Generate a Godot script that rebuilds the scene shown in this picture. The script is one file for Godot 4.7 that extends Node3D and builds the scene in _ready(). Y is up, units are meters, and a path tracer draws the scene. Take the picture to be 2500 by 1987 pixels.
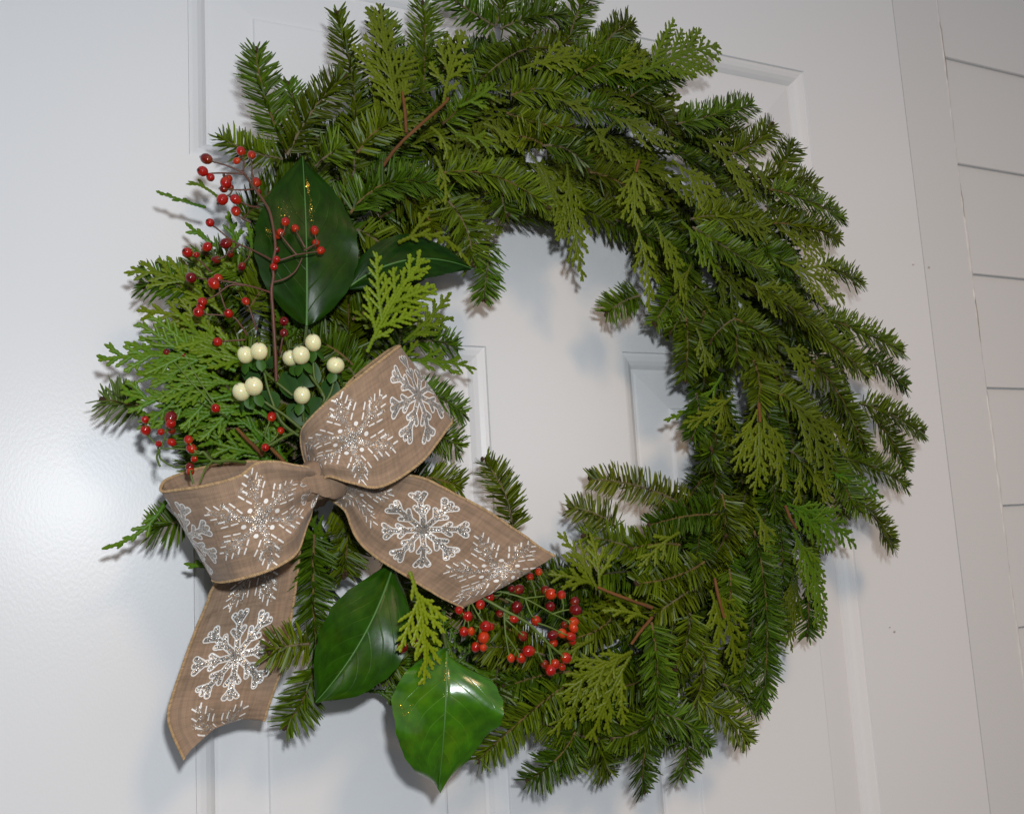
extends Node3D
# A fir and cedar wreath with a burlap bow on a white panelled door, lit by a camera flash and a warm porch lamp.
# Door plane is z = 0, x runs right, y up, metres. The lens stands 0.62 m from the door at eye height EYE.

const EYE := 1.5
const FAR := 0.62
const F := 2303.0            # focal length in pixels of the 2500 x 1987 photograph
const CX := 1250.0
const CY := 993.5
var view := Basis(Vector3(0.9019, -0.0572, 0.4281), Vector3(-0.0078, 0.9889, 0.1485), Vector3(-0.4318, -0.1373, 0.8914)).orthonormalized()
var rng := RandomNumberGenerator.new()
var mats := {}

# ---------------------------------------------------------------- helpers
func at(px: float, py: float, z: float) -> Vector3:      # the point z millimetres in front of the door that the photograph shows at that pixel
	var r := view * Vector3(px - CX, CY - py, -F)
	var t := (FAR - z * 0.001) / -r.z
	return Vector3(r.x * t, EYE + r.y * t, FAR + r.z * t)

func size_at(px: float, py: float, z: float) -> float:   # metres per pixel there, across the line of sight
	var r := view * Vector3(px - CX, CY - py, -F)
	return (FAR - z * 0.001) / -r.z

func mm(x: float, y: float, z: float) -> Vector3:
	return Vector3(x * 0.001, EYE + y * 0.001, z * 0.001)

class Acc:
	var v := PackedVector3Array()
	var n := PackedVector3Array()
	var c := PackedColorArray()
	var uv := PackedVector2Array()
	var idx := PackedInt32Array()
	func p(a: Vector3, nn: Vector3, col := Color.WHITE, u := Vector2.ZERO) -> int:
		v.append(a); n.append(nn); c.append(col); uv.append(u)
		return v.size() - 1
	func tri(a: int, b: int, d: int) -> void:       # winding put right from the normals
		var g := (v[b] - v[a]).cross(v[d] - v[a])
		if g.dot(n[a] + n[b] + n[d]) > 0.0:
			idx.append(a); idx.append(d); idx.append(b)
		else:
			idx.append(a); idx.append(b); idx.append(d)
	func quad(a: int, b: int, d: int, e: int) -> void:
		tri(a, b, d); tri(a, d, e)
	func flat(a: Vector3, b: Vector3, d: Vector3, e: Vector3, nn: Vector3, col := Color.WHITE) -> void:
		var i := p(a, nn, col, Vector2(0, 0)); p(b, nn, col, Vector2(1, 0)); p(d, nn, col, Vector2(1, 1)); p(e, nn, col, Vector2(0, 1))
		quad(i, i + 1, i + 2, i + 3)
	func box(a: Vector3, b: Vector3, col := Color.WHITE) -> void:
		var x0 := a.x; var y0 := a.y; var z0 := a.z; var x1 := b.x; var y1 := b.y; var z1 := b.z
		flat(Vector3(x0, y0, z1), Vector3(x1, y0, z1), Vector3(x1, y1, z1), Vector3(x0, y1, z1), Vector3.BACK, col)
		flat(Vector3(x0, y0, z0), Vector3(x1, y0, z0), Vector3(x1, y1, z0), Vector3(x0, y1, z0), Vector3.FORWARD, col)
		flat(Vector3(x0, y0, z0), Vector3(x0, y1, z0), Vector3(x0, y1, z1), Vector3(x0, y0, z1), Vector3.LEFT, col)
		flat(Vector3(x1, y0, z0), Vector3(x1, y1, z0), Vector3(x1, y1, z1), Vector3(x1, y0, z1), Vector3.RIGHT, col)
		flat(Vector3(x0, y0, z0), Vector3(x1, y0, z0), Vector3(x1, y0, z1), Vector3(x0, y0, z1), Vector3.DOWN, col)
		flat(Vector3(x0, y1, z0), Vector3(x1, y1, z0), Vector3(x1, y1, z1), Vector3(x0, y1, z1), Vector3.UP, col)
	func tube(pts: PackedVector3Array, r0: float, r1: float, c0: Color, c1: Color, sides: int, rough: float, r: RandomNumberGenerator) -> void:
		var m := pts.size()
		var last := -1
		var side := Vector3.ZERO
		for k in m:
			var d := (pts[mini(k + 1, m - 1)] - pts[maxi(k - 1, 0)]).normalized()
			if side == Vector3.ZERO:
				side = d.cross(Vector3(0.31, 0.2, 0.9)).normalized()
			side = (side - d * side.dot(d)).normalized()
			var up := d.cross(side)
			var t := float(k) / (m - 1)
			var first := v.size()
			for j in sides:
				var a := TAU * j / sides
				var o := side * cos(a) + up * sin(a)
				var rad := lerpf(r0, r1, t) * (1.0 + rough * r.randf_range(-1, 1))
				p(pts[k] + o * rad, o, c0.lerp(c1, t) * (1.0 + rough * r.randf_range(-0.8, 0.8)))
			if last >= 0:
				for j in sides:
					var j2 := (j + 1) % sides
					quad(last + j, last + j2, first + j2, first + j)
			last = first
		var e := p(pts[m - 1] + (pts[m - 1] - pts[m - 2]).normalized() * r1 * 0.5, (pts[m - 1] - pts[m - 2]).normalized(), c1)
		for j in sides:
			tri(last + j, last + (j + 1) % sides, e)
	func ball(o: Vector3, b: Basis, col: Color, cols := 8, rows := 5) -> void:   # an ellipsoid: b holds its half axes
		var first := v.size()
		for k in rows + 1:
			var th := PI * k / rows
			for j in cols:
				var a := TAU * j / cols
				var q := Vector3(sin(th) * cos(a), cos(th), sin(th) * sin(a))
				p(o + b * q, (b.inverse().transposed() * q).normalized(), col)
		for k in rows:
			for j in cols:
				var j2 := (j + 1) % cols
				quad(first + k * cols + j, first + k * cols + j2, first + (k + 1) * cols + j2, first + (k + 1) * cols + j)
	func mesh(m: Material) -> ArrayMesh:
		var s := []
		s.resize(Mesh.ARRAY_MAX)
		s[Mesh.ARRAY_VERTEX] = v; s[Mesh.ARRAY_NORMAL] = n; s[Mesh.ARRAY_COLOR] = c; s[Mesh.ARRAY_TEX_UV] = uv; s[Mesh.ARRAY_INDEX] = idx
		var am := ArrayMesh.new()
		am.add_surface_from_arrays(Mesh.PRIMITIVE_TRIANGLES, s)
		am.surface_set_material(0, m)
		return am

var counts := {}
func named(o: Node3D, called: String, parent: Node) -> void:
	var key := str(parent.get_instance_id()) + called
	var k: int = counts.get(key, 0)
	counts[key] = k + 1
	o.name = called if k == 0 else "%s_%03d" % [called, k]
	parent.add_child(o, true)

func put(called: String, a: Acc, m: Material, parent: Node = self) -> MeshInstance3D:
	var o := MeshInstance3D.new()
	o.mesh = a.mesh(m)
	named(o, called, parent)
	return o

func thing(called: String, label: String, category: String, where := Vector3.ZERO, group := "") -> Node3D:
	var o := Node3D.new()
	o.position = where
	named(o, called, self)
	tag(o, label, category, group)
	return o

func tag(o: Node, label: String, category: String, group := "") -> void:
	o.set_meta("label", label)
	o.set_meta("category", category)
	if group:
		o.set_meta("group", group)

func group_part(called: String, parent: Node) -> Node3D:
	var o := Node3D.new()
	named(o, called, parent)
	return o

func smooth(raw: PackedVector3Array, each: int) -> PackedVector3Array:      # Catmull-Rom through the points
	var out := PackedVector3Array()
	var m := raw.size()
	for k in m - 1:
		for j in each:
			out.append(raw[k].cubic_interpolate(raw[k + 1], raw[maxi(k - 1, 0)], raw[mini(k + 2, m - 1)], float(j) / each))
	out.append(raw[m - 1])
	return out

func lin(r: float, g: float, b: float) -> Color:
	return Color(r, g, b).linear_to_srgb()

func vmat(called: String, rough: float, spec := 0.5) -> StandardMaterial3D:
	var m := StandardMaterial3D.new()
	m.resource_name = called
	m.vertex_color_use_as_albedo = true
	m.roughness = rough
	m.metallic_specular = spec
	mats[called] = m
	return m

func noise_tex(freq: float, seed_: int, size: int, octaves: int, normal: bool, strength := 2.0, kind := FastNoiseLite.TYPE_SIMPLEX_SMOOTH) -> NoiseTexture2D:
	var n := FastNoiseLite.new()
	n.noise_type = kind
	n.frequency = freq
	n.seed = seed_
	n.fractal_octaves = octaves
	var t := NoiseTexture2D.new()
	t.width = size; t.height = size
	t.seamless = true
	t.as_normal_map = normal
	t.bump_strength = strength
	t.noise = n
	return t

# ---------------------------------------------------------------- materials
func make_materials() -> void:
	vmat("needle", 0.34, 0.28)
	vmat("cedar", 0.36, 0.28)
	vmat("bark", 0.8, 0.3)
	vmat("stem", 0.5, 0.45)
	vmat("bud", 0.6, 0.4)
	vmat("thread", 0.85, 0.25)
	vmat("wire", 0.45, 0.5)
	vmat("sepal", 0.45, 0.3)
	var hip := vmat("hip", 0.15, 0.4)
	hip.clearcoat_enabled = true
	hip.clearcoat = 0.3
	hip.clearcoat_roughness = 0.08
	var sb := vmat("snowberry", 0.22, 0.5)
	sb.subsurf_scatter_enabled = true
	sb.subsurf_scatter_strength = 0.25
	var paint := StandardMaterial3D.new()
	paint.albedo_color = lin(0.74, 0.74, 0.74)
	paint.roughness = 0.32
	paint.metallic_specular = 0.36
	paint.normal_enabled = true
	paint.normal_texture = noise_tex(0.035, 4, 512, 3, true, 5.0)
	paint.normal_scale = 0.07
	paint.uv1_triplanar = true
	paint.uv1_world_triplanar = true
	paint.uv1_scale = Vector3(27, 15, 27)
	mats["paint"] = paint
	var trim := paint.duplicate() as StandardMaterial3D
	trim.albedo_color = lin(0.68, 0.68, 0.675)
	trim.roughness = 0.55
	trim.normal_scale = 0.1
	mats["trim"] = trim
	var caulk := trim.duplicate() as StandardMaterial3D
	caulk.vertex_color_use_as_albedo = true
	caulk.albedo_color = Color.WHITE
	mats["caulk"] = caulk
	var gold := vmat("gold", 0.28, 0.5)
	gold.metallic = 0.9

# ---------------------------------------------------------------- setting
func ring(a: Acc, x0: float, x1: float, y0: float, y1: float, za: float, i0: float, zb: float, i1: float) -> void:   # four sloping strips between two insets of a rectangle
	var o := [mm(x0 + i0, y0 + i0, za), mm(x1 - i0, y0 + i0, za), mm(x1 - i0, y1 - i0, za), mm(x0 + i0, y1 - i0, za)]
	var w := [mm(x0 + i1, y0 + i1, zb), mm(x1 - i1, y0 + i1, zb), mm(x1 - i1, y1 - i1, zb), mm(x0 + i1, y1 - i1, zb)]
	for k in 4:
		var k2 := (k + 1) % 4
		var e: Vector3 = o[k2] - o[k]
		var nn: Vector3 = e.cross(w[k] - o[k]).normalized()
		if nn.z < 0.0:
			nn = -nn
		a.flat(o[k], o[k2], w[k2], w[k], nn)

func panel(door: Node3D, x0: float, x1: float, y0: float, y1: float) -> void:
	var mould := Acc.new()
	var prof := [[0.0, 0.0], [0.6, -1.8], [3.0, -2.2], [6.5, -3.4], [9.5, -5.6], [11.5, -8.0], [12.3, -9.2], [14.5, -9.4]]
	for k in prof.size() - 1:
		ring(mould, x0, x1, y0, y1, prof[k][1], prof[k][0], prof[k + 1][1], prof[k + 1][0])
	put("moulding", mould, mats.paint, door)
	var a := Acc.new()
	var pp := [[14.5, -9.4], [16.0, -9.0], [24.0, -8.2], [44.0, -6.0], [45.0, -4.6], [46.5, -4.2]]
	for k in pp.size() - 1:
		ring(a, x0, x1, y0, y1, pp[k][1], pp[k][0], pp[k + 1][1], pp[k + 1][0])
	a.flat(mm(x0 + 46.5, y0 + 46.5, -4.2), mm(x1 - 46.5, y0 + 46.5, -4.2), mm(x1 - 46.5, y1 - 46.5, -4.2), mm(x0 + 46.5, y1 - 46.5, -4.2), Vector3.BACK)
	put("panel", a, mats.paint, door)

func block(parent: Node, called: String, x0: float, x1: float, y0: float, y1: float, z0: float, z1: float, m: Material) -> void:
	var a := Acc.new()
	a.box(mm(x0, y0, z0), mm(x1, y1, z1))
	put(called, a, m, parent)

func build_door() -> void:
	var p: Material = mats.paint
	var door := thing("panelled_door", "white painted door with moulded panels, the wreath hanging on it", "door")
	block(door, "stile", -53, 75, -1490, 530, -38, 0, p)
	block(door, "stile", 622, 749.6, -1490, 530, -38, 0, p)
	block(door, "rail", 75, 622, 414, 530, -38, 0, p)
	block(door, "rail", 75, 622, 140.5, 262, -38, 0, p)
	block(door, "rail", 75, 622, -1490, -1250, -38, 0, p)
	block(door, "mullion", 282, 400, -1250, 140.5, -38, 0, p)
	panel(door, 75, 622, 262, 414)
	panel(door, 75, 282, -1250, 140.5)
	panel(door, 400, 622, -1250, 140.5)
	# the flat board between door and siding, its joint a hairline
	var board := thing("door_casing", "flat white casing boards framing the door, between it and the lap siding", "casing")
	block(board, "side_board", 750.5, 815, -1490, 640, -40, 0.3, mats.trim)
	block(board, "side_board", -118.0, -53.9, -1490, 640, -40, 0.3, mats.trim)
	block(board, "head_board", -53.9, 750.5, 535.5, 640, -40, 0.3, mats.trim)
	block(board, "joint_filler", 749.6, 750.5, -1490, 530, -38, -1.2, mats.trim)
	block(board, "joint_filler", -53.9, -53.0, -1490, 530, -38, -1.2, mats.trim)
	# hanger strip over the door top that carries the wreath
	var h := Acc.new()
	h.box(mm(309, 268, 0.6), mm(327, 531.5, 2.2))
	h.box(mm(309, 531.5, -40), mm(327, 533.0, 2.2))
	h.box(mm(309, 266.4, 0.6), mm(327, 268, 30))
	h.box(mm(309, 268, 28.4), mm(327, 286, 30))
	var hk := put("wreath_hanger", h, mats.trim)
	tag(hk, "white strip hanger over the door top, behind the wreath's upper foliage", "hook")
	# lap siding
	var wall := thing("siding_wall", "white lap siding wall at the right edge of the view", "wall")
	for k in range(-5, 6):
		var yb := 3.8 + k * 115.2
		var s := Acc.new()
		var x0 := 815.2
		var x1 := 1500.0
		var yt := yb + 117.0
		var zb := -1.4
		var zt := -4.6
		var nn := Vector3(0, -(zb - zt), 117.0).normalized()
		nn = Vector3(0, (zb - zt), 117.0).normalized()
		s.flat(mm(x0, yb + 0.8, zb), mm(x1, yb + 0.8, zb), mm(x1, yt, zt), mm(x0, yt, zt), nn)
		s.flat(mm(x0, yb + 0.8, zb), mm(x1, yb + 0.8, zb), mm(x1, yb, zb - 0.8), mm(x0, yb, zb - 0.8), Vector3(0, -0.7, 0.7))
		s.flat(mm(x0, yb, zb - 0.8), mm(x1, yb, zb - 0.8), mm(x1, yb, -16), mm(x0, yb, -16), Vector3.DOWN)
		put("siding_board", s, mats.trim, wall)
		var l := Acc.new()                          # the same course on the far side of the door
		l.flat(mm(-800, yb + 0.8, zb), mm(-118.2, yb + 0.8, zb), mm(-118.2, yt, zt), mm(-800, yt, zt), nn)
		l.flat(mm(-800, yb + 0.8, zb), mm(-118.2, yb + 0.8, zb), mm(-118.2, yb, zb - 0.8), mm(-800, yb, zb - 0.8), Vector3(0, -0.7, 0.7))
		l.flat(mm(-800, yb, zb - 0.8), mm(-118.2, yb, zb - 0.8), mm(-118.2, yb, -16), mm(-800, yb, -16), Vector3.DOWN)
		put("siding_board", l, mats.trim, wall)
	block(wall, "sheathing", 815.2, 1500, -600, 620, -60, -17, mats.trim)
	block(wall, "sheathing", -800, -118.2, -600, 620, -60, -17, mats.trim)
	var c := Acc.new()
	var pts := PackedVector3Array()
	var y := -600.0
	while y < 600.0:
		var r := 0.6 * sin(y * 0.031) + rng.randf_range(-0.5, 0.5)
		pts.append(mm(815.6 + r * 0.7, y, -2.2 + 0.5 * r))
		y += 7.0
	c.tube(pts, 0.0029, 0.0029, Color(0.70, 0.68, 0.665), Color(0.70, 0.68, 0.665), 8, 0.14, rng)
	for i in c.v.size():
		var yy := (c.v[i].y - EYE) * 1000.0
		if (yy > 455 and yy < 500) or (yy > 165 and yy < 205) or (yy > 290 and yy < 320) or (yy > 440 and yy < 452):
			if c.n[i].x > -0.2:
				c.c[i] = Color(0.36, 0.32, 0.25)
	put("caulk_bead", c, mats.caulk, wall)
	# small paint chips and nail heads on the casing
	for q in [[2231, 644, 1.6, 0.72], [2269, 652, 1.7, 0.5], [2185, 1542, 1.3, 0.42], [2174, 1531, 0.8, 0.5]]:
		var o := at(q[0], q[1], 0.6)
		var d := Acc.new()
		d.ball(o, Basis.from_scale(Vector3(q[2], q[2] * 0.8, 0.5) * 0.001), Color(q[3], q[3] * 0.96, q[3] * 0.9), 7, 4)
		put("nail_mark", d, mats.caulk, board)

# ---------------------------------------------------------------- foliage
var GREEN := Color(0.070, 0.110, 0.0055)

func bez(a: Vector3, m: Vector3, b: Vector3, t: float) -> Vector3:
	return a.lerp(m, t).lerp(m.lerp(b, t), t)

func fir(parent: Node, a: Vector3, m: Vector3, b: Vector3, nl: float, tone: float, roll: float, with_bud: bool, pale := 0.0) -> void:
	var holder := group_part("fir_branch", parent)
	var length := a.distance_to(m) * 0.5 + m.distance_to(b) * 0.5 + a.distance_to(b) * 0.0
	length = maxf(length, a.distance_to(b))
	var acc := Acc.new()
	var n := int(length * 1000.0 * 3.0) + 8
	var base := GREEN * tone
	base = base.lerp(Color(0.10, 0.13, 0.025), pale)
	var warmth := rng.randf_range(-1, 1)
	base.r *= 1.0 + 0.22 * warmth
	base.b *= 1.0 - 0.2 * warmth
	for j in n:
		var t := (j + rng.randf()) / n
		if t < 0.02: continue
		var o := bez(a, m, b, t)
		var d := (bez(a, m, b, minf(t + 0.02, 1.0)) - bez(a, m, b, maxf(t - 0.02, 0.0))).normalized()
		var up := Vector3(0, 0.12, 1)
		up = (up - d * up.dot(d)).normalized()
		if absf(d.z) > 0.75:
			up = d.cross(Vector3(1, 0.3, 0)).normalized()
		up = up.rotated(d, roll)
		var s := d.cross(up)
		var sgn := 1.0 if j % 2 == 0 else -1.0
		var el := deg_to_rad(rng.randfn(12.0, 12.0))
		var ln := nl * rng.randf_range(0.82, 1.1)
		var kind := rng.randf()
		if kind < 0.26:
			el = deg_to_rad(rng.randf_range(40, 80)); ln *= 0.66
		elif kind < 0.24:
			el = -deg_to_rad(rng.randf_range(15, 50)); ln *= 0.9
		var endness := smoothstep(0.72, 1.0, t)
		var ang := deg_to_rad(lerpf(rng.randfn(71, 5.0), rng.randfn(52, 8), endness))
		if rng.randf() < 0.06: ang += deg_to_rad(rng.randfn(0, 24))
		if rng.randf() < 0.05: continue
		ln *= lerpf(1.0, 0.66, endness) * lerpf(0.7, 1.0, smoothstep(0.0, 0.08, t))
		if absf(d.z) > 0.75:
			var az := rng.randf() * TAU
			s = d.cross(up).rotated(d, az); sgn = 1.0; el = 0.0
			ang = deg_to_rad(rng.randf_range(35, 80))
		var radial := s * sgn * cos(el) + up * sin(el)
		var nd := (d * cos(ang) + radial * sin(ang)).normalized()
		var nn := (up - nd * up.dot(nd))
		if nn.length() < 0.2:
			nn = s - nd * s.dot(nd)
		nn = nn.normalized().rotated(nd, deg_to_rad(rng.randfn(0, 24)))
		var w := 0.00064 * rng.randf_range(0.85, 1.15)
		var col := base * rng.randf_range(0.5, 1.35)
		if rng.randf() < 0.08:
			col = Color(0.15, 0.2, 0.09) * rng.randf_range(0.7, 1.1)
		needle(acc, o, nd, nn, d, ln, w, col, rng.randf_range(0.0, 0.2))
	put("needles", acc, mats.needle, holder)
	var tw := Acc.new()
	var pts := PackedVector3Array()
	var steps := maxi(5, int(length * 1000.0 / 2.5))
	for k in steps + 1:
		pts.append(bez(a, m, b, float(k) / steps) - Vector3(0, 0, 0.0002))
	var bark := Color(0.130, 0.105, 0.064) if rng.randf() < 0.6 else Color(0.135, 0.090, 0.036)
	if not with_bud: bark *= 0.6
	tw.tube(pts, 0.0010, 0.00055, bark, bark * Color(1.0, 1.0, 0.8), 6, 0.16, rng)
	if with_bud:
		for q in 3:
			var o := b + (b - m).normalized() * 0.001 + Vector3(rng.randf_range(-1, 1), rng.randf_range(-1, 1), rng.randf_range(-0.3, 1)) * 0.0014
			tw.ball(o, Basis.from_scale(Vector3(0.0013, 0.0017, 0.0013)), Color(0.05, 0.028, 0.014), 6, 4)
	put("twig", tw, mats.bark, holder)

func needle(acc: Acc, o: Vector3, nd: Vector3, nn: Vector3, fwd: Vector3, ln: float, w: float, col: Color, bend: float) -> void:
	var s := nd.cross(nn)
	var nl := (nn * 0.8 - s * 0.6)
	var nr := (nn * 0.8 + s * 0.6)
	var first := acc.v.size()
	for k in 4:
		var t: float = [0.0, 0.14, 0.8, 1.0][k]
		var ww: float = w * [0.5, 1.0, 0.95, 0.3][k]
		var c := o + nd * (ln * t) + fwd * (bend * ln * t * t)
		var cc := col * (0.9 + 0.25 * t)
		if k == 0:
			cc = col * Color(1.5, 1.25, 1.0)
		acc.v.append(c - s * ww); acc.v.append(c - nn * (w * 0.22)); acc.v.append(c + s * ww)
		acc.n.append(nl); acc.n.append(nn); acc.n.append(nr)
		acc.c.append(cc); acc.c.append(cc * 0.82); acc.c.append(cc)
		acc.uv.append(Vector2.ZERO); acc.uv.append(Vector2.ZERO); acc.uv.append(Vector2.ZERO)
	for k in 3:
		var i := first + k * 3
		for q in 2:
			acc.idx.append(i + q); acc.idx.append(i + q + 3); acc.idx.append(i + q + 1)
			acc.idx.append(i + q + 1); acc.idx.append(i + q + 3); acc.idx.append(i + q + 4)

func scaly(acc: Acc, a: Vector3, m: Vector3, b: Vector3, nrm: Vector3, w0: float, w1: float, c0: Color, c1: Color) -> void:   # a branchlet of overlapping scale leaves
	var length := maxf(a.distance_to(b), 0.0015)
	var rings := maxi(3, int(length / 0.00115))
	var first := acc.v.size()
	for k in rings + 1:
		var t := float(k) / rings
		var o := bez(a, m, b, t)
		var d := (m - a).lerp(b - m, t).normalized()
		var s := d.cross(nrm).normalized()
		var nn := s.cross(d)
		var w := lerpf(w0, w1, t) * (1.0 if k % 2 == 1 else 0.68)
		if k == rings:
			w *= 0.35
		var h := w * 0.55
		var cc := c0.lerp(c1, t) * (1.0 if k % 2 == 1 else 0.86)
		acc.v.append(o - s * w); acc.v.append(o + nn * h); acc.v.append(o + s * w)
		acc.n.append((nn * 0.62 - s * 0.75)); acc.n.append(nn); acc.n.append((nn * 0.62 + s * 0.75))
		acc.c.append(cc); acc.c.append(cc * 1.06); acc.c.append(cc)
		acc.uv.append(Vector2.ZERO); acc.uv.append(Vector2.ZERO); acc.uv.append(Vector2.ZERO)
	for k in rings:
		var i := first + k * 3
		for q in 2:
			acc.idx.append(i + q); acc.idx.append(i + q + 3); acc.idx.append(i + q + 1)
			acc.idx.append(i + q + 1); acc.idx.append(i + q + 3); acc.idx.append(i + q + 4)

var CEDAR := [Color(0.046, 0.124, 0.008), Color(0.092, 0.120, 0.0045), Color(0.060, 0.084, 0.005)]

func cedar(parent: Node, a: Vector3, m: Vector3, b: Vector3, ws: float, hue: float, roll: float, bright := 1.0) -> void:
	var holder := group_part("cedar_sprig", parent)
	var acc := Acc.new()
	var length := maxf(a.distance_to(m) * 0.5 + m.distance_to(b) * 0.5, a.distance_to(b))
	var hi := int(hue)
	var col: Color = CEDAR[mini(hi, 2)].lerp(CEDAR[mini(hi + 1, 2)], hue - hi) * bright * rng.randf_range(0.88, 1.1)
	var tipc := col.lerp(Color(0.15, 0.19, 0.007) * bright, 0.38)
	var axis := (b - a).normalized()
	var up := Vector3(0, 0.1, 1)
	up = (up - axis * up.dot(axis)).normalized().rotated(axis, roll)
	scaly(acc, a, m, b, up, 0.0014, 0.0012, col * 0.95, tipc)
	var gap := 0.0042
	var n := int(length / gap)
	for j in range(2, n):
		var t := (j + rng.randf_range(-0.25, 0.25)) / n
		var sgn := 1.0 if j % 2 == 0 else -1.0
		var o := bez(a, m, b, t)
		var d := (m - a).lerp(b - m, t).normalized()
		var s := d.cross(up).normalized() * sgn
		var shape := pow(1.0 - t, 0.8) * smoothstep(0.02, 0.26, t) + 0.05
		var l1 := length * ws * 0.62 * shape * rng.randf_range(0.62, 1.15)
		l1 = minf(l1, 0.045)
		var ang := deg_to_rad(rng.randfn(38, 6))
		var dir := d * cos(ang) + s * sin(ang) + up * rng.randf_range(-0.16, 0.10)
		var e := o + dir * l1 + d * (l1 * 0.16) + Vector3(0, -0.06 * l1, 0)
		var mid := o + dir * (l1 * 0.55)
		var cc := col * rng.randf_range(0.86, 1.12)
		scaly(acc, o, mid, e, up, 0.00152, 0.0012, cc, tipc * rng.randf_range(0.9, 1.1))
		if l1 < 0.009: continue
		var n2 := int(l1 / 0.0028)
		for q in range(1, n2):
			var t2 := (q + rng.randf_range(-0.25, 0.25)) / n2
			var s2 := 1.0 if (q % 2 == 0) == (sgn > 0) else -1.0
			var o2 := bez(o, mid, e, t2)
			var d2 := (mid - o).lerp(e - mid, t2).normalized()
			var sd := d2.cross(up).normalized() * s2
			var l2 := minf(l1 * 0.34 * pow(1.0 - t2, 0.6) + 0.0012, 0.0095) * rng.randf_range(0.75, 1.15)
			if l2 < 0.0022: continue
			var dr := d2 * 0.76 + sd * 0.62 + up * rng.randf_range(-0.15, 0.1)
			var e2 := o2 + dr * l2 + d2 * (l2 * 0.12)
			scaly(acc, o2, o2 + dr * (l2 * 0.5), e2, up, 0.00142, 0.0011, cc * rng.randf_range(0.9, 1.1), tipc)
	put("foliage", acc, mats.cedar, holder)

func ctrl(a: Vector3, b: Vector3, bend: float, lift: float) -> Vector3:   # bend and lift in millimetres, bend to the right of the way from a to b
	var d := (b - a).normalized()
	var side := d.cross(Vector3.BACK).normalized()
	return (a + b) * 0.5 + side * (bend * 0.001 * 2.0) + Vector3(0, 0, lift * 0.002)

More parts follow.
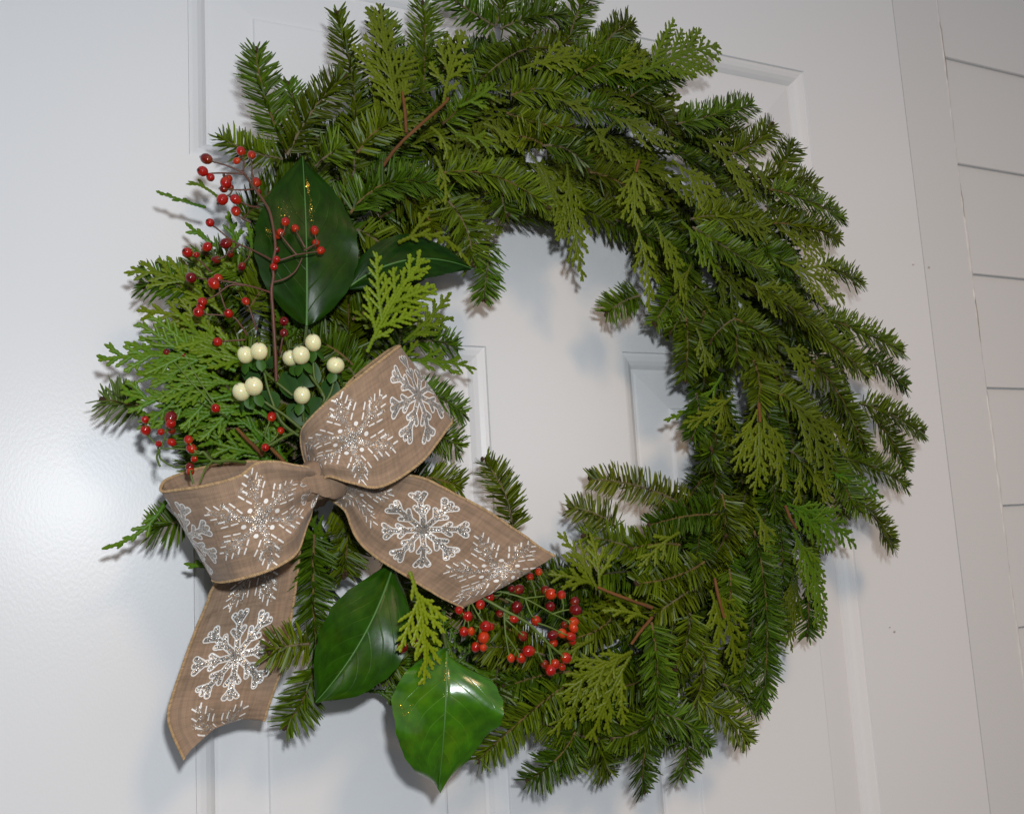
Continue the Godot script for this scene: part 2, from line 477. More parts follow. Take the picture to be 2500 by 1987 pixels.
func build_wreath() -> void:
	var w := thing("evergreen_wreath", "round fir and cedar wreath hanging on the white door", "wreath")
	# the ring that the branches are wired to
	for q in [[194.0, 7.0], [212.0, 7.0]]:
		var a := Acc.new()
		var pts := PackedVector3Array()
		for k in 97:
			var th := TAU * k / 96
			pts.append(mm(325 + q[0] * cos(th), 105 + q[0] * sin(th), q[1]))
		a.tube(pts, 0.0013, 0.0013, Color(0.02, 0.03, 0.018), Color(0.02, 0.03, 0.018), 6, 0.0, rng)
		put("wire_ring", a, mats.wire, w)
	# under-layers, wired on clockwise
	var lanes := [[205.0, 46, -30.0, 40.0, 10.0, 22.0, 90.0], [160.0, 34, -30.0, 20.0, 10.0, 30.0, 84.0], [240.0, 44, -10.0, 50.0, 12.0, 30.0, 76.0],
		[138.0, 32, -22.0, 8.0, 22.0, 46.0, 72.0], [170.0, 38, -25.0, 18.0, 28.0, 54.0, 90.0], [205.0, 46, -15.0, 35.0, 28.0, 58.0, 92.0], [238.0, 44, 8.0, 46.0, 26.0, 56.0, 70.0]]
	for lane in lanes:
		for k in lane[1]:
			var th: float = TAU * (k + rng.randf_range(-0.35, 0.35)) / float(lane[1])
			var deg := fposmod(rad_to_deg(th), 360.0)
			var low: bool = deg > 218 and deg < 266
			if lane[0] < 150 and deg > 232 and deg < 268: continue
			var r: float = lane[0] + rng.randf_range(-10, 10)
			var tang := Vector2(sin(th), -cos(th))
			var off := deg_to_rad(rng.randf_range(lane[2], lane[3]))
			var dir := tang.rotated(off)
			if low:
				dir = Vector2(rng.randf_range(-0.45, 0.25), -1.0).normalized()
			var ln: float = lane[6] * rng.randf_range(0.8, 1.1)
			var p0 := Vector2(325 + r * cos(th), 105 + r * sin(th))
			var p1 := p0 + dir * ln
			var q1 := p1 - Vector2(325, 105)
			var lim := q1.length()
			var far := 224.0 if deg > 125 and deg < 172 else (225.0 if deg > 215 and deg < 285 else 260.0)
			if lim > far: p1 = Vector2(325, 105) + q1.normalized() * far
			if p0.distance_to(p1) < 28.0: continue
			var near := 84.0 if deg < 95 or deg > 350 else 108.0
			if lim < near: p1 = Vector2(325, 105) + q1.normalized() * near
			var z0: float = rng.randf_range(lane[4], lane[5])
			var a := mm(p0.x, p0.y, z0)
			var b := mm(p1.x, p1.y, z0 + rng.randf_range(-4, 12))
			var m := ctrl(a, b, rng.randf_range(-5, 5), rng.randf_range(0, 5))
			if rng.randf() < (0.22 if z0 < 26 else 0.38):
				cedar(w, a, m, b, 0.75, rng.randf_range(1.0, 2.0) if deg < 150 or deg > 250 else 0.2, deg_to_rad(rng.randf_range(-25, 25)), 0.9)
			else:
				fir(w, a, m, b, 0.0146, rng.randf_range(0.65, 1.3), deg_to_rad(rng.randf_range(-35, 35)), false)
	# branches one can tell apart: foot, tip, bend, height of foot and tip over the door, then extras
	var firs := [
		[701, 373, 624, 124, -4, 62, 60], [862, 430, 822, 35, 5, 60, 60], [1032, 230, 1034, 12, 0, 55, 55], [701, 378, 838, 188, -3, 82, 78], [690, 388, 540, 336, -3, 66, 58],
		[775, 335, 700, 205, -3, 46, 46], [945, 190, 922, 33, 2, 45, 50], [1210, 65, 1082, -18, -2, 60, 62], [1212, 62, 1242, -45, 0, 60, 65], [1222, 70, 1376, 40, -2, 66, 66], [1387, 98, 1440, -30, -2, 58, 60],
		[1079, 422, 1335, 505, -9, 80, 72], [855, 520, 1062, 452, -10, 86, 80], [1224, 439, 1235, 525, 2, 70, 66], [1083, 481, 1152, 642, -4, 70, 66], [1191, 583, 1180, 728, 0, 64, 58],
		[1326, 355, 1436, 413, -4, 74, 68], [1326, 355, 1208, 345, 3, 72, 66], [1247, 233, 1375, 235, -4, 72, 70], [1237, 275, 1398, 310, 4, 68, 68], [770, 405, 828, 362, 0, 80, 90], [873, 373, 970, 298, -3, 80, 78],
		[1477, 106, 1542, 60, -2, 60, 60], [1655, 302, 1834, 257, 1, 68, 62], [1722, 285, 1818, 354, -2, 60, 56], [1786, 377, 1884, 306, 3, 66, 60], [1900, 425, 1933, 350, -1, 56, 54], [1850, 432, 1990, 456, -1, 62, 58],
		[1880, 462, 2057, 534, -2, 72, 64], [1890, 545, 2046, 580, -2, 64, 56], [2005, 650, 2100, 690, -1, 60, 54], [1692, 554, 1880, 672, 2, 80, 76], [1687, 535, 1868, 556, -5, 78, 70], [1565, 722, 1482, 764, 2, 56, 50],
		[1795, 778, 1735, 832, 2, 78, 74], [1795, 778, 1800, 882, 1, 78, 70], [1795, 778, 1885, 842, -2, 76, 72], [1837, 694, 2012, 808, 1, 76, 72], [2008, 776, 2200, 857, -2, 66, 58], [1960, 795, 2117, 917, -2, 74, 68],
		[2094, 862, 2210, 944, -1, 56, 52], [1985, 880, 2112, 1098, -5, 74, 68], [2100, 985, 2252, 1056, -2, 62, 58], [2128, 1016, 2210, 1144, -3, 56, 52], [2055, 1118, 2210, 1184, -3, 64, 58], [2068, 1198, 2182, 1334, -2, 60, 54],
		[1675, 775, 1672, 924, 0, 62, 56], [1745, 800, 1756, 888, 0, 48, 44], [1722, 1122, 1738, 1098, 0, 50, 96], [1770, 1258, 1588, 1282, 3, 74, 66], [1615, 1385, 1428, 1310, 4, 66, 58], [1842, 1296, 1858, 1726, -6, 78, 62],
		[1972, 1450, 1972, 1550, 0, 50, 46], [1720, 1372, 1556, 1424, -3, 72, 66], [1762, 1205, 1768, 1304, 0, 76, 70], [1591, 1519, 1602, 1752, 0, 84, 74], [1602, 1742, 1494, 1802, -3, 74, 62], [1602, 1744, 1572, 1928, 5, 74, 58],
		[1602, 1740, 1730, 1816, -4, 74, 62], [1712, 1565, 1697, 1722, -2, 76, 68], [1700, 1710, 1824, 1808, -4, 68, 58], [1781, 1389, 1775, 1505, 1, 76, 70], [1765, 1670, 1852, 1732, -2, 58, 52], [1684, 1496, 1650, 1628, -1, 78, 70],
		[1679, 1780, 1660, 1896, 1, 58, 50], [1405, 1785, 1290, 1904, -2, 62, 52], [1410, 1790, 1386, 1882, 0, 56, 48], [1445, 1790, 1484, 1886, 0, 54, 46], [1375, 1676, 1170, 1852, 3, 70, 60], [1392, 1640, 1232, 1678, 2, 66, 58],
		[767, 1305, 774, 1596, 2, 66, 60], [815, 1235, 862, 1340, -2, 60, 60], [757, 1572, 660, 1587, 1, 80, 80], [768, 1628, 698, 1768, -2, 62, 54], [1252, 1302, 1184, 1126, 3, 52, 50], [480, 718, 350, 695, 2, 58, 52],
		[1010, 835, 1112, 850, -2, 50, 44], [1005, 955, 1130, 1010, -2, 50, 44], [1010, 1055, 1120, 1092, -2, 48, 42], [1040, 1165, 1120, 1188, 0, 44, 40], [455, 1268, 372, 1292, 0, 50, 44], [640, 720, 505, 622, 3, 60, 58],
		[600, 760, 660, 640, 2, 64, 64], [860, 780, 940, 700, 2, 56, 56], [870, 560, 960, 640, -3, 66, 64], [960, 470, 1060, 560, -3, 66, 64], [1120, 180, 1010, 130, -2, 58, 56], [1290, 120, 1180, 190, 2, 64, 62],
		[770, 1015, 600, 965, 2, 58, 56], [805, 950, 690, 862, 2, 60, 60], [725, 1095, 560, 1045, 2, 58, 56], [825, 1065, 742, 960, 1, 58, 58], [880, 940, 800, 845, 1, 60, 58], [905, 1010, 862, 900, 1, 54, 54], [860, 890, 740, 820, 2, 64, 64], [690, 930, 560, 850, 2, 60, 60],
		[1290, 1560, 1110, 1500, 2, 60, 58], [1330, 1600, 1180, 1580, 2, 62, 58], [1240, 1470, 1080, 1430, 2, 60, 58], [900, 1250, 960, 1360, -2, 58, 56], [850, 1280, 840, 1400, 1, 60, 58],
		[1690, 650, 1598, 790, 2, 58, 54], [1700, 700, 1640, 812, 2, 60, 56], [1720, 760, 1690, 880, 1, 60, 56],
		[1395, 155, 1530, 84, -2, 56, 52], [1440, 180, 1560, 125, -2, 60, 56], [1540, 235, 1655, 188, -2, 62, 58], [1490, 205, 1610, 165, -2, 58, 54], [1280, 60, 1330, -20, 0, 56, 54],
		[1440, 160, 1580, 190, 2, 62, 60], [1560, 240, 1640, 330, -2, 60, 60], [1440, 420, 1560, 480, -2, 70, 70], [1810, 600, 1930, 650, -2, 66, 66], [1900, 960, 1990, 1050, -3, 70, 68], [1700, 960, 1690, 1070, -2, 60, 58],
		[1840, 880, 1850, 990, -1, 70, 70], [1930, 1100, 2010, 1200, -2, 66, 62], [1660, 1330, 1540, 1340, 2, 70, 66], [1500, 1500, 1380, 1560, -3, 66, 62], [1690, 1440, 1600, 1500, 2, 72, 70], [1840, 1440, 1900, 1560, -2, 62, 58], [1450, 1640, 1500, 1760, 2, 64, 58],
	]
	for q in firs:
		var a := at(q[0], q[1], q[5])
		var b := at(q[2], q[3], q[6])
		fir(w, a, ctrl(a, b, q[4], rng.randf_range(1, 5)), b, 0.0148 * rng.randf_range(0.94, 1.06), rng.randf_range(0.7, 1.35), deg_to_rad(rng.randf_range(-16, 16)), true)
	for q in [[1690, 1248, 1445, 1170, 5, 60, 54, 0.5], [1505, 1288, 1394, 1238, 2, 58, 50, 0.55], [350, 992, 256, 974, -1, 50, 44, 0.85]]:   # the paler ones
		var a := at(q[0], q[1], q[5])
		var b := at(q[2], q[3], q[6])
		fir(w, a, ctrl(a, b, q[4], 3), b, 0.0148, 1.1, deg_to_rad(rng.randf_range(-10, 10)), true, q[7])
	var cedars := [
		[985, 330, 928, 8, -3, 84, 76, 0.75, 1.0], [1083, 254, 1136, 75, -3, 86, 80, 0.7, 1.0], [1270, 168, 1466, 140, -3, 76, 72, 0.6, 1.0], [1293, 373, 1380, 585, -4, 74, 66, 0.7, 1.7], [1320, 400, 1345, 540, -2, 72, 66, 0.7, 1.8],
		[1385, 400, 1424, 688, 3, 72, 60, 0.6, 1.6], [1050, 310, 1092, 390, -2, 86, 86, 0.9, 1.0], [1060, 380, 1086, 500, -3, 86, 84, 0.6, 1.0], [1110, 330, 1232, 368, -2, 82, 80, 0.7, 0.6], [1545, 195, 1757, 110, -4, 76, 66, 0.8, 0.6],
		[1900, 560, 2018, 620, -1, 68, 62, 0.8, 1.0], [1905, 640, 2064, 740, -2, 76, 66, 0.85, 1.0], [1921, 690, 1975, 804, -2, 74, 66, 0.7, 1.0], [1555, 390, 1552, 550, 2, 86, 80, 1.0, 1.0], [1552, 545, 1584, 762, -2, 88, 78, 0.62, 1.0],
		[1599, 540, 1672, 742, -2, 86, 76, 0.6, 0.9], [1664, 540, 1754, 686, -3, 82, 74, 0.65, 0.5], [1640, 390, 1775, 526, -2, 84, 78, 0.7, 1.0], [1743, 367, 1844, 498, -2, 78, 72, 0.7, 1.4], [1800, 370, 1886, 476, -2, 74, 68, 0.7, 1.8],
		[1477, 274, 1664, 354, 3, 80, 74, 0.62, 1.4], [1440, 300, 1530, 400, 2, 78, 74, 0.7, 1.6], [2020, 1150, 2158, 1216, -1, 64, 58, 0.55, 0.0], [1765, 912, 1620, 1026, -6, 62, 54, 0.4, 0.2], [1790, 965, 1666, 1034, -3, 72, 64, 0.75, 1.0],
		[1851, 1000, 1795, 1155, 3, 88, 80, 0.75, 1.0], [1851, 1000, 1840, 1210, 0, 88, 80, 0.7, 1.0], [1853, 1000, 1920, 1196, -2, 86, 78, 0.7, 1.0], [1915, 960, 2028, 1166, -3, 80, 72, 0.75, 1.8], [1954, 1130, 1940, 1244, 1, 74, 68, 0.8, 1.3],
		[1960, 1130, 2034, 1226, -1, 72, 66, 0.8, 1.0], [1921, 1230, 2092, 1334, -4, 70, 62, 0.65, 0.1], [1921, 1240, 2034, 1350, -3, 68, 60, 0.65, 0.1], [1940, 1300, 2008, 1552, -5, 70, 58, 0.62, 0.3], [1935, 1290, 1975, 1450, -2, 72, 62, 0.7, 0.4],
		[1459, 1440, 1360, 1298, 2, 78, 70, 0.8, 1.0], [1465, 1440, 1440, 1300, 0, 78, 70, 0.7, 1.0], [1470, 1438, 1338, 1402, 2, 76, 70, 0.8, 1.0], [1743, 1420, 1796, 1646, -3, 80, 70, 0.6, 1.0], [1735, 1440, 1750, 1590, -2, 80, 72, 0.7, 1.0],
		[1545, 1590, 1360, 1704, 3, 82, 72, 0.85, 1.0], [1540, 1595, 1343, 1796, 4, 82, 68, 0.75, 1.0], [1540, 1600, 1440, 1808, 3, 80, 66, 0.75, 1.0], [1585, 1512, 1470, 1490, 2, 80, 76, 0.7, 1.0],
		[502, 506, 380, 466, -1, 66, 66, 0.4, 0.0], [532, 482, 459, 442, 0, 70, 64, 1.0, 0.6], [535, 606, 452, 543, -2, 60, 56, 0.7, 0.0], [575, 630, 556, 515, 0, 56, 54, 0.6, 0.0], [615, 645, 602, 540, 1, 56, 54, 0.6, 0.0],
		[545, 818, 332, 758, 3, 70, 62, 0.8, 1.0], [490, 716, 301, 666, 4, 66, 58, 0.75, 0.8], [520, 700, 380, 640, 3, 60, 56, 0.8, 0.9], [480, 1000, 330, 1010, -2, 66, 60, 0.8, 0.2], [560, 1210, 400, 1190, 3, 60, 54, 0.8, 0.1],
		[1480, 185, 1602, 146, -2, 70, 64, 0.8, 1.0], [1420, 150, 1500, 60, 0, 62, 58, 0.7, 0.8], [575, 905, 238, 880, 5, 82, 70, 0.8, 0.2], [580, 895, 418, 828, 3, 82, 76, 0.7, 0.5], [565, 962, 292, 957, -5, 78, 70, 0.9, 0.1], [605, 985, 438, 1052, -3, 72, 64, 0.8, 0.1],
		[640, 1080, 520, 1000, 3, 68, 64, 0.8, 0.0], [700, 1130, 560, 1015, 3, 66, 62, 0.8, 0.0], [690, 1135, 530, 1110, 2, 62, 58, 0.8, 0.0], [985, 835, 1102, 713, 1, 74, 66, 0.5, 0.7], [1000, 832, 1108, 775, -2, 72, 64, 0.6, 0.6],
		[985, 880, 1164, 902, -2, 62, 54, 0.65, 0.4], [405, 1222, 247, 1340, -5, 62, 58, 0.4, 0.1], [535, 1388, 448, 1376, 0, 50, 46, 0.7, 0.0], [971, 593, 1148, 650, -11, 88, 80, 0.3, 1.0], [1000, 580, 1048, 510, 0, 86, 82, 0.6, 1.0],
		[1700, 330, 1800, 400, -2, 74, 68, 0.8, 1.6], [1600, 420, 1700, 500, -2, 80, 76, 0.8, 1.5], [1760, 520, 1880, 590, -2, 78, 72, 0.8, 1.7], [1820, 680, 1920, 780, -2, 80, 74, 0.8, 1.3], [1700, 800, 1720, 920, -1, 74, 70, 0.8, 1.8],
		[1900, 830, 2000, 950, -3, 80, 72, 0.8, 1.6], [1980, 1000, 2080, 1110, -2, 72, 66, 0.8, 1.4], [1690, 640, 1640, 770, 1, 68, 62, 0.8, 1.6], [1840, 1240, 1880, 1370, -2, 82, 76, 0.8, 1.2], [1660, 1300, 1560, 1390, 3, 80, 74, 0.8, 1.3],
		[1350, 240, 1460, 300, -2, 78, 74, 0.8, 1.5], [1180, 300, 1280, 380, -2, 78, 74, 0.8, 1.2], [1000, 400, 1060, 520, -2, 74, 70, 0.8, 1.5], [900, 300, 960, 180, -2, 72, 70, 0.8, 1.0], [1640, 1560, 1600, 1690, 1, 84, 76, 0.7, 1.2], [1450, 1560, 1340, 1640, 3, 78, 72, 0.7, 1.3],
		[600, 870, 380, 812, 3, 82, 74, 0.9, 0.5], [640, 900, 460, 860, 2, 84, 80, 0.85, 0.4], [590, 935, 330, 912, -2, 80, 72, 0.9, 0.2], [610, 1000, 400, 990, -3, 76, 68, 0.9, 0.1], [680, 1040, 500, 960, 3, 76, 72, 0.85, 0.1],
		[650, 1110, 470, 1060, -2, 68, 62, 0.9, 0.1], [560, 780, 400, 700, 3, 66, 60, 0.9, 0.8], [620, 720, 480, 640, 2, 62, 58, 0.8, 0.6], [760, 1080, 620, 1030, 2, 66, 64, 0.85, 0.2], [960, 840, 860, 760, 2, 70, 66, 0.8, 0.8], [940, 900, 1020, 830, 2, 74, 70, 0.7, 0.6],
		[1330, 180, 1400, 110, 0, 70, 66, 0.7, 0.8], [1500, 300, 1420, 380, 0, 74, 70, 0.7, 1.6], [1700, 470, 1800, 560, -2, 76, 72, 0.7, 1.8], [1120, 260, 1210, 200, 2, 72, 70, 0.7, 0.4],
	]
	for q in cedars:
		var a := at(q[0], q[1], q[5])
		var b := at(q[2], q[3], q[6])
		cedar(w, a, ctrl(a, b, q[4], rng.randf_range(1, 4)), b, q[7], q[8], deg_to_rad(rng.randf_range(-14, 14)), 1.12 if q[0] < 720 and q[1] > 600 else 1.0)
	for q in [[896, 860, 1036, 630, -3, 97, 93, 0.95, 0.7], [1000, 1395, 1034, 1672, -3, 104, 98, 0.72, 1.0]]:    # the two bright fresh sprigs
		var a := at(q[0], q[1], q[5])
		var b := at(q[2], q[3], q[6])
		cedar(w, a, ctrl(a, b, q[4], 3), b, q[7], q[8], 0.0, 1.5)
	# bare reddish woody stems of the cedar
	for q in [[[925, 420, 76], [976, 352, 86], [1083, 254, 89], [1092, 240, 88]], [[992, 325, 87], [988, 270, 88], [982, 225, 86]], [[640, 1110, 74], [600, 1070, 80], [578, 1046, 80]], [[745, 1190, 80], [705, 1140, 80], [660, 1093, 80]],
		[[1560, 392, 88], [1553, 420, 88]], [[1592, 1484, 80], [1530, 1462, 84], [1459, 1434, 80]], [[1745, 1412, 80], [1755, 1460, 84], [1768, 1508, 82]], [[1592, 1508, 84], [1565, 1540, 88], [1542, 1572, 86]], [[1918, 1235, 72], [1930, 1265, 76], [1945, 1290, 74]], [[1853, 985, 88], [1856, 1030, 90]]]:
		var raw := PackedVector3Array()
		for k in q:
			raw.append(at(k[0], k[1], k[2]))
		var a := Acc.new()
		a.tube(smooth(raw, 8), 0.0012, 0.0010, Color(0.13, 0.055, 0.022), Color(0.15, 0.065, 0.020), 7, 0.2, rng)
		put("woody_stem", a, mats.bark, w)

# ---------------------------------------------------------------- large leaves
func leaf_textures() -> void:
	var W := 256
	var H := 384
	var im := Image.create(W, H, false, Image.FORMAT_RGB8)
	var hm := Image.create(W, H, false, Image.FORMAT_RGB8)
	var nz := FastNoiseLite.new()
	nz.frequency = 0.02
	nz.seed = 8
	nz.fractal_octaves = 4
	for y in H:
		for x in W:
			var u := (x + 0.5) / W * 2.0 - 1.0
			var v := (y + 0.5) / H
			var ax := absf(u)
			var vein := 1.0 - smoothstep(0.006, 0.030 - 0.016 * v, ax)
			var h := 0.5
			for k in 6:
				var v0 := 0.05 + 0.135 * k + (0.02 if u > 0 else 0.0)
				var dv := v - (v0 + 0.30 * ax + 0.22 * ax * ax * ax)
				if ax < 0.9:
					vein = maxf(vein, (1.0 - smoothstep(0.0016, 0.0065, absf(dv))) * (0.75 - 0.6 * ax))
				h += 0.10 * exp(-pow((dv - 0.066) / 0.045, 2.0)) * smoothstep(0.02, 0.3, ax)
			var spot := nz.get_noise_2d(x, y)
			var c := Color(0.034, 0.112, 0.012).lerp(Color(0.075, 0.17, 0.036), vein * 0.85)
			c = c * (1.0 + 0.42 * spot) + Color(0.022, 0.016, 0.0) * maxf(nz.get_noise_2d(x * 0.35 + 400, y * 0.35), 0.0) * 2.0
			im.set_pixel(x, y, c.linear_to_srgb())
			h = h - 0.35 * vein + 0.07 * spot
			hm.set_pixel(x, y, Color(h, h, h))
	mats["leaf_color"] = ImageTexture.create_from_image(im)
	mats["leaf_height"] = ImageTexture.create_from_image(hm)

func leaf(called: String, label: String, p0: Vector3, ctl: Vector3, p1: Vector3, face: Vector3, half: float, peak: float, cup: float, wave: float, tint: Color, rough: float, spec: float, golds: Array) -> void:
	var o := thing(called, label, "leaf", p0, "large glossy leaves tucked into the wreath")
	var m := StandardMaterial3D.new()
	m.resource_name = "glossy leaf"
	m.albedo_texture = mats.leaf_color
	m.albedo_color = tint
	m.roughness = rough
	m.metallic_specular = spec
	m.heightmap_enabled = true
	m.heightmap_texture = mats.leaf_height
	m.heightmap_scale = 0.05
	m.backlight_enabled = true
	m.backlight = Color(0.05, 0.12, 0.01)
	var a := Acc.new()
	var NU := 20
	var NV := 44
	var grid := []
	for j in NV + 1:
		var t := float(j) / NV
		var c := bez(p0, ctl, p1, t) - p0
		var d := (ctl - p0).lerp(p1 - ctl, t).normalized()
		var s := d.cross(face).normalized()
		var nn := s.cross(d).normalized()
		var body := pow(sin(PI * pow(t, peak)), 0.85)
		var w := half * body * (1.0 - 0.18 * smoothstep(0.82, 1.0, t))
		w *= 1.0 + 0.012 * sin(t * 37.0 + p0.x * 90.0) + 0.010 * sin(t * 71.0)
		w = maxf(w, 0.0004)
		for i in NU + 1:
			var u := float(i) / NU * 2.0 - 1.0
			var lift := cup * absf(u) * w - 0.35 * cup * u * u * w + wave * sin(t * 9.0 + u * 2.2) * absf(u) * 0.004 + wave * 0.0016 * sin(t * 21.0 + u * 3.0) * u * u
			grid.append(c + s * (u * w) + nn * lift)
	for j in NV + 1:
		for i in NU + 1:
			var k := j * (NU + 1) + i
			var du: Vector3 = grid[j * (NU + 1) + mini(i + 1, NU)] - grid[j * (NU + 1) + maxi(i - 1, 0)]
			var dv: Vector3 = grid[mini(j + 1, NV) * (NU + 1) + i] - grid[maxi(j - 1, 0) * (NU + 1) + i]
			var nn := du.cross(dv).normalized()
			if nn.dot(face) < 0:
				nn = -nn
			if not nn.is_finite() or nn.length() < 0.5:
				nn = face
			a.p(grid[k], nn, Color.WHITE, Vector2(float(i) / NU, float(j) / NV))
	for j in NV:
		for i in NU:
			var k := j * (NU + 1) + i
			a.quad(k, k + 1, k + NU + 2, k + NU + 1)
	put("blade", a, m, o)
	var rib := Acc.new()
	var pts := PackedVector3Array()
	for j in range(0, NV + 1, 2):
		pts.append(grid[j * (NU + 1) + NU / 2] + face * 0.0001)
	rib.tube(pts, 0.0008, 0.0003, Color(0.075, 0.165, 0.035), Color(0.06, 0.15, 0.03), 6, 0.05, rng)
	put("midrib", rib, mats.stem, o)
	var st := Acc.new()
	var back := (p0 - ctl).normalized()
	st.tube(PackedVector3Array([Vector3.ZERO, back * 0.008 - Vector3(0, 0, 0.003), back * 0.018 - Vector3(0, 0, 0.010)]), 0.0010, 0.0013, Color(0.07, 0.12, 0.03), Color(0.09, 0.08, 0.03), 6, 0.1, rng)
	put("stalk", st, mats.stem, o)
	if golds.is_empty(): return
	var g := Acc.new()
	for q in golds:
		for k in int(q[4]):
			var u: float = q[0] + rng.randfn(0, q[2])
			var v: float = q[1] + rng.randfn(0, q[3])
			if absf(u) > 0.95 or v < 0.03 or v > 0.97: continue
			var i := clampi(int((u + 1.0) * 0.5 * NU), 0, NU - 1)
			var j := clampi(int(v * NV), 0, NV - 1)
			var fu := (u + 1.0) * 0.5 * NU - i
			var fv := v * NV - j
			var b0: Vector3 = grid[j * (NU + 1) + i].lerp(grid[j * (NU + 1) + i + 1], fu)
			var b1: Vector3 = grid[(j + 1) * (NU + 1) + i].lerp(grid[(j + 1) * (NU + 1) + i + 1], fu)
			var pos := b0.lerp(b1, fv) + face * 0.00035
			var nn := (face + Vector3(rng.randfn(0, 0.4), rng.randfn(0, 0.4), 0)).normalized()
			var s := nn.cross(Vector3.UP).normalized().rotated(nn, rng.randf() * TAU) * rng.randf_range(0.00008, 0.00021)
			var e := nn.cross(s)
			g.flat(pos - s - e, pos + s - e, pos + s + e, pos - s + e, nn, Color(0.75, 0.48, 0.08) * rng.randf_range(0.7, 1.2))
	var gm := put("gold_dust", g, mats.gold, o)
	gm.set_meta("kind", "stuff")

func build_leaves() -> void:
	leaf_textures()
	leaf("broad_leaf", "broad dark leaf with gold dust behind the upper red berry spray", at(748, 795, 84), at(752, 590, 98), at(738, 382, 82), Vector3(-0.05, 0.05, 1).normalized(), 0.0302, 0.86, 0.12, 0.3, Color(0.54, 0.57, 0.36), 0.3, 0.22,
		[[0.12, 0.82, 0.035, 0.022, 110], [0.14, 0.68, 0.03, 0.05, 60], [-0.5, 0.66, 0.10, 0.03, 35], [-0.75, 0.53, 0.04, 0.015, 40]])
	leaf("broad_leaf", "dark leaf lying sideways above the bright cedar sprig, beside the wreath's hole", at(845, 706, 72), at(990, 588, 88), at(1152, 656, 74), Vector3(0.05, 0.25, 1).normalized(), 0.0165, 0.92, 0.2, 0.3, Color(0.48, 0.54, 0.40), 0.34, 0.2, [])
	leaf("broad_leaf", "dark green leaf partly under the bow's right tail, tip down left", at(962, 1372, 74), at(905, 1570, 92), at(770, 1714, 80), Vector3(-0.1, -0.08, 1).normalized(), 0.0255, 1.06, 0.22, 0.6, Color(0.70, 0.72, 0.40), 0.28, 0.25, [])
	leaf("broad_leaf", "lowest bright glossy leaf, its point down below the yellow cedar sprig", at(1090, 1590, 86), at(1092, 1740, 108), at(1070, 1928, 80), Vector3(-0.06, -0.10, 1).normalized(), 0.0325, 0.84, 0.24, 1.1, Color(0.96, 1.0, 0.36), 0.18, 0.5,
		[[0.02, 0.16, 0.03, 0.06, 120], [0.74, 0.45, 0.07, 0.03, 50]])

# ---------------------------------------------------------------- berries
func lathe(prof: Array, col: Color, shade: Callable) -> Acc:
	var a := Acc.new()
	var cols := 18
	for k in prof.size():
		var r: float = prof[k][0]
		var y: float = prof[k][1]
		var k0 := maxi(k - 1, 0)
		var k1 := mini(k + 1, prof.size() - 1)
		var tr: float = prof[k1][0] - prof[k0][0]
		var ty: float = prof[k1][1] - prof[k0][1]
		for j in cols:
			var th := TAU * j / cols
			var o := Vector3(cos(th), 0, sin(th))
			var nn := (o * -ty + Vector3.UP * tr)
			if nn.dot(o * r + Vector3(0, y, 0)) < 0: nn = -nn
			a.p(o * r + Vector3(0, y, 0), nn.normalized(), shade.call(col, y, th))
	for k in prof.size() - 1:
		for j in cols:
			var j2 := (j + 1) % cols
			a.quad(k * cols + j, k * cols + j2, (k + 1) * cols + j2, (k + 1) * cols + j)
	return a

var hips := []
func make_hips() -> void:
	var cols := [Color(0.31, 0.009, 0.006), Color(0.42, 0.030, 0.007), Color(0.13, 0.004, 0.006)]
	for c in cols:
		var prof := []
		for k in 15:
			var th := PI * k / 14.0
			prof.append([maxf(sin(th) * (0.97 + 0.05 * cos(th)), 0.012), cos(th) * 1.08])
		var a := lathe(prof, c, func(cc, y, th): return cc * (1.0 + 0.16 * sin(3.0 * th) * (1 - y * y)) + Color(0.05, 0.02, 0) * maxf(-y, 0.0))
		var root := MeshInstance3D.new()
		root.mesh = a.mesh(mats.hip)
		var cal := Acc.new()
		for k in 5:
			var th := TAU * k / 5.0
			var o := Vector3(cos(th), 0, sin(th))
			cal.ball(Vector3(0, 1.12, 0) + o * 0.16, Basis(o.cross(Vector3.UP) * 0.10, (Vector3.UP * 0.9 + o * 0.35).normalized() * 0.28, o * 0.06), Color(0.03, 0.016, 0.010), 5, 4)
		var ch := MeshInstance3D.new()
		ch.mesh = cal.mesh(mats.bud)
		ch.name = "calyx"
		root.add_child(ch, true)
		hips.append(root)

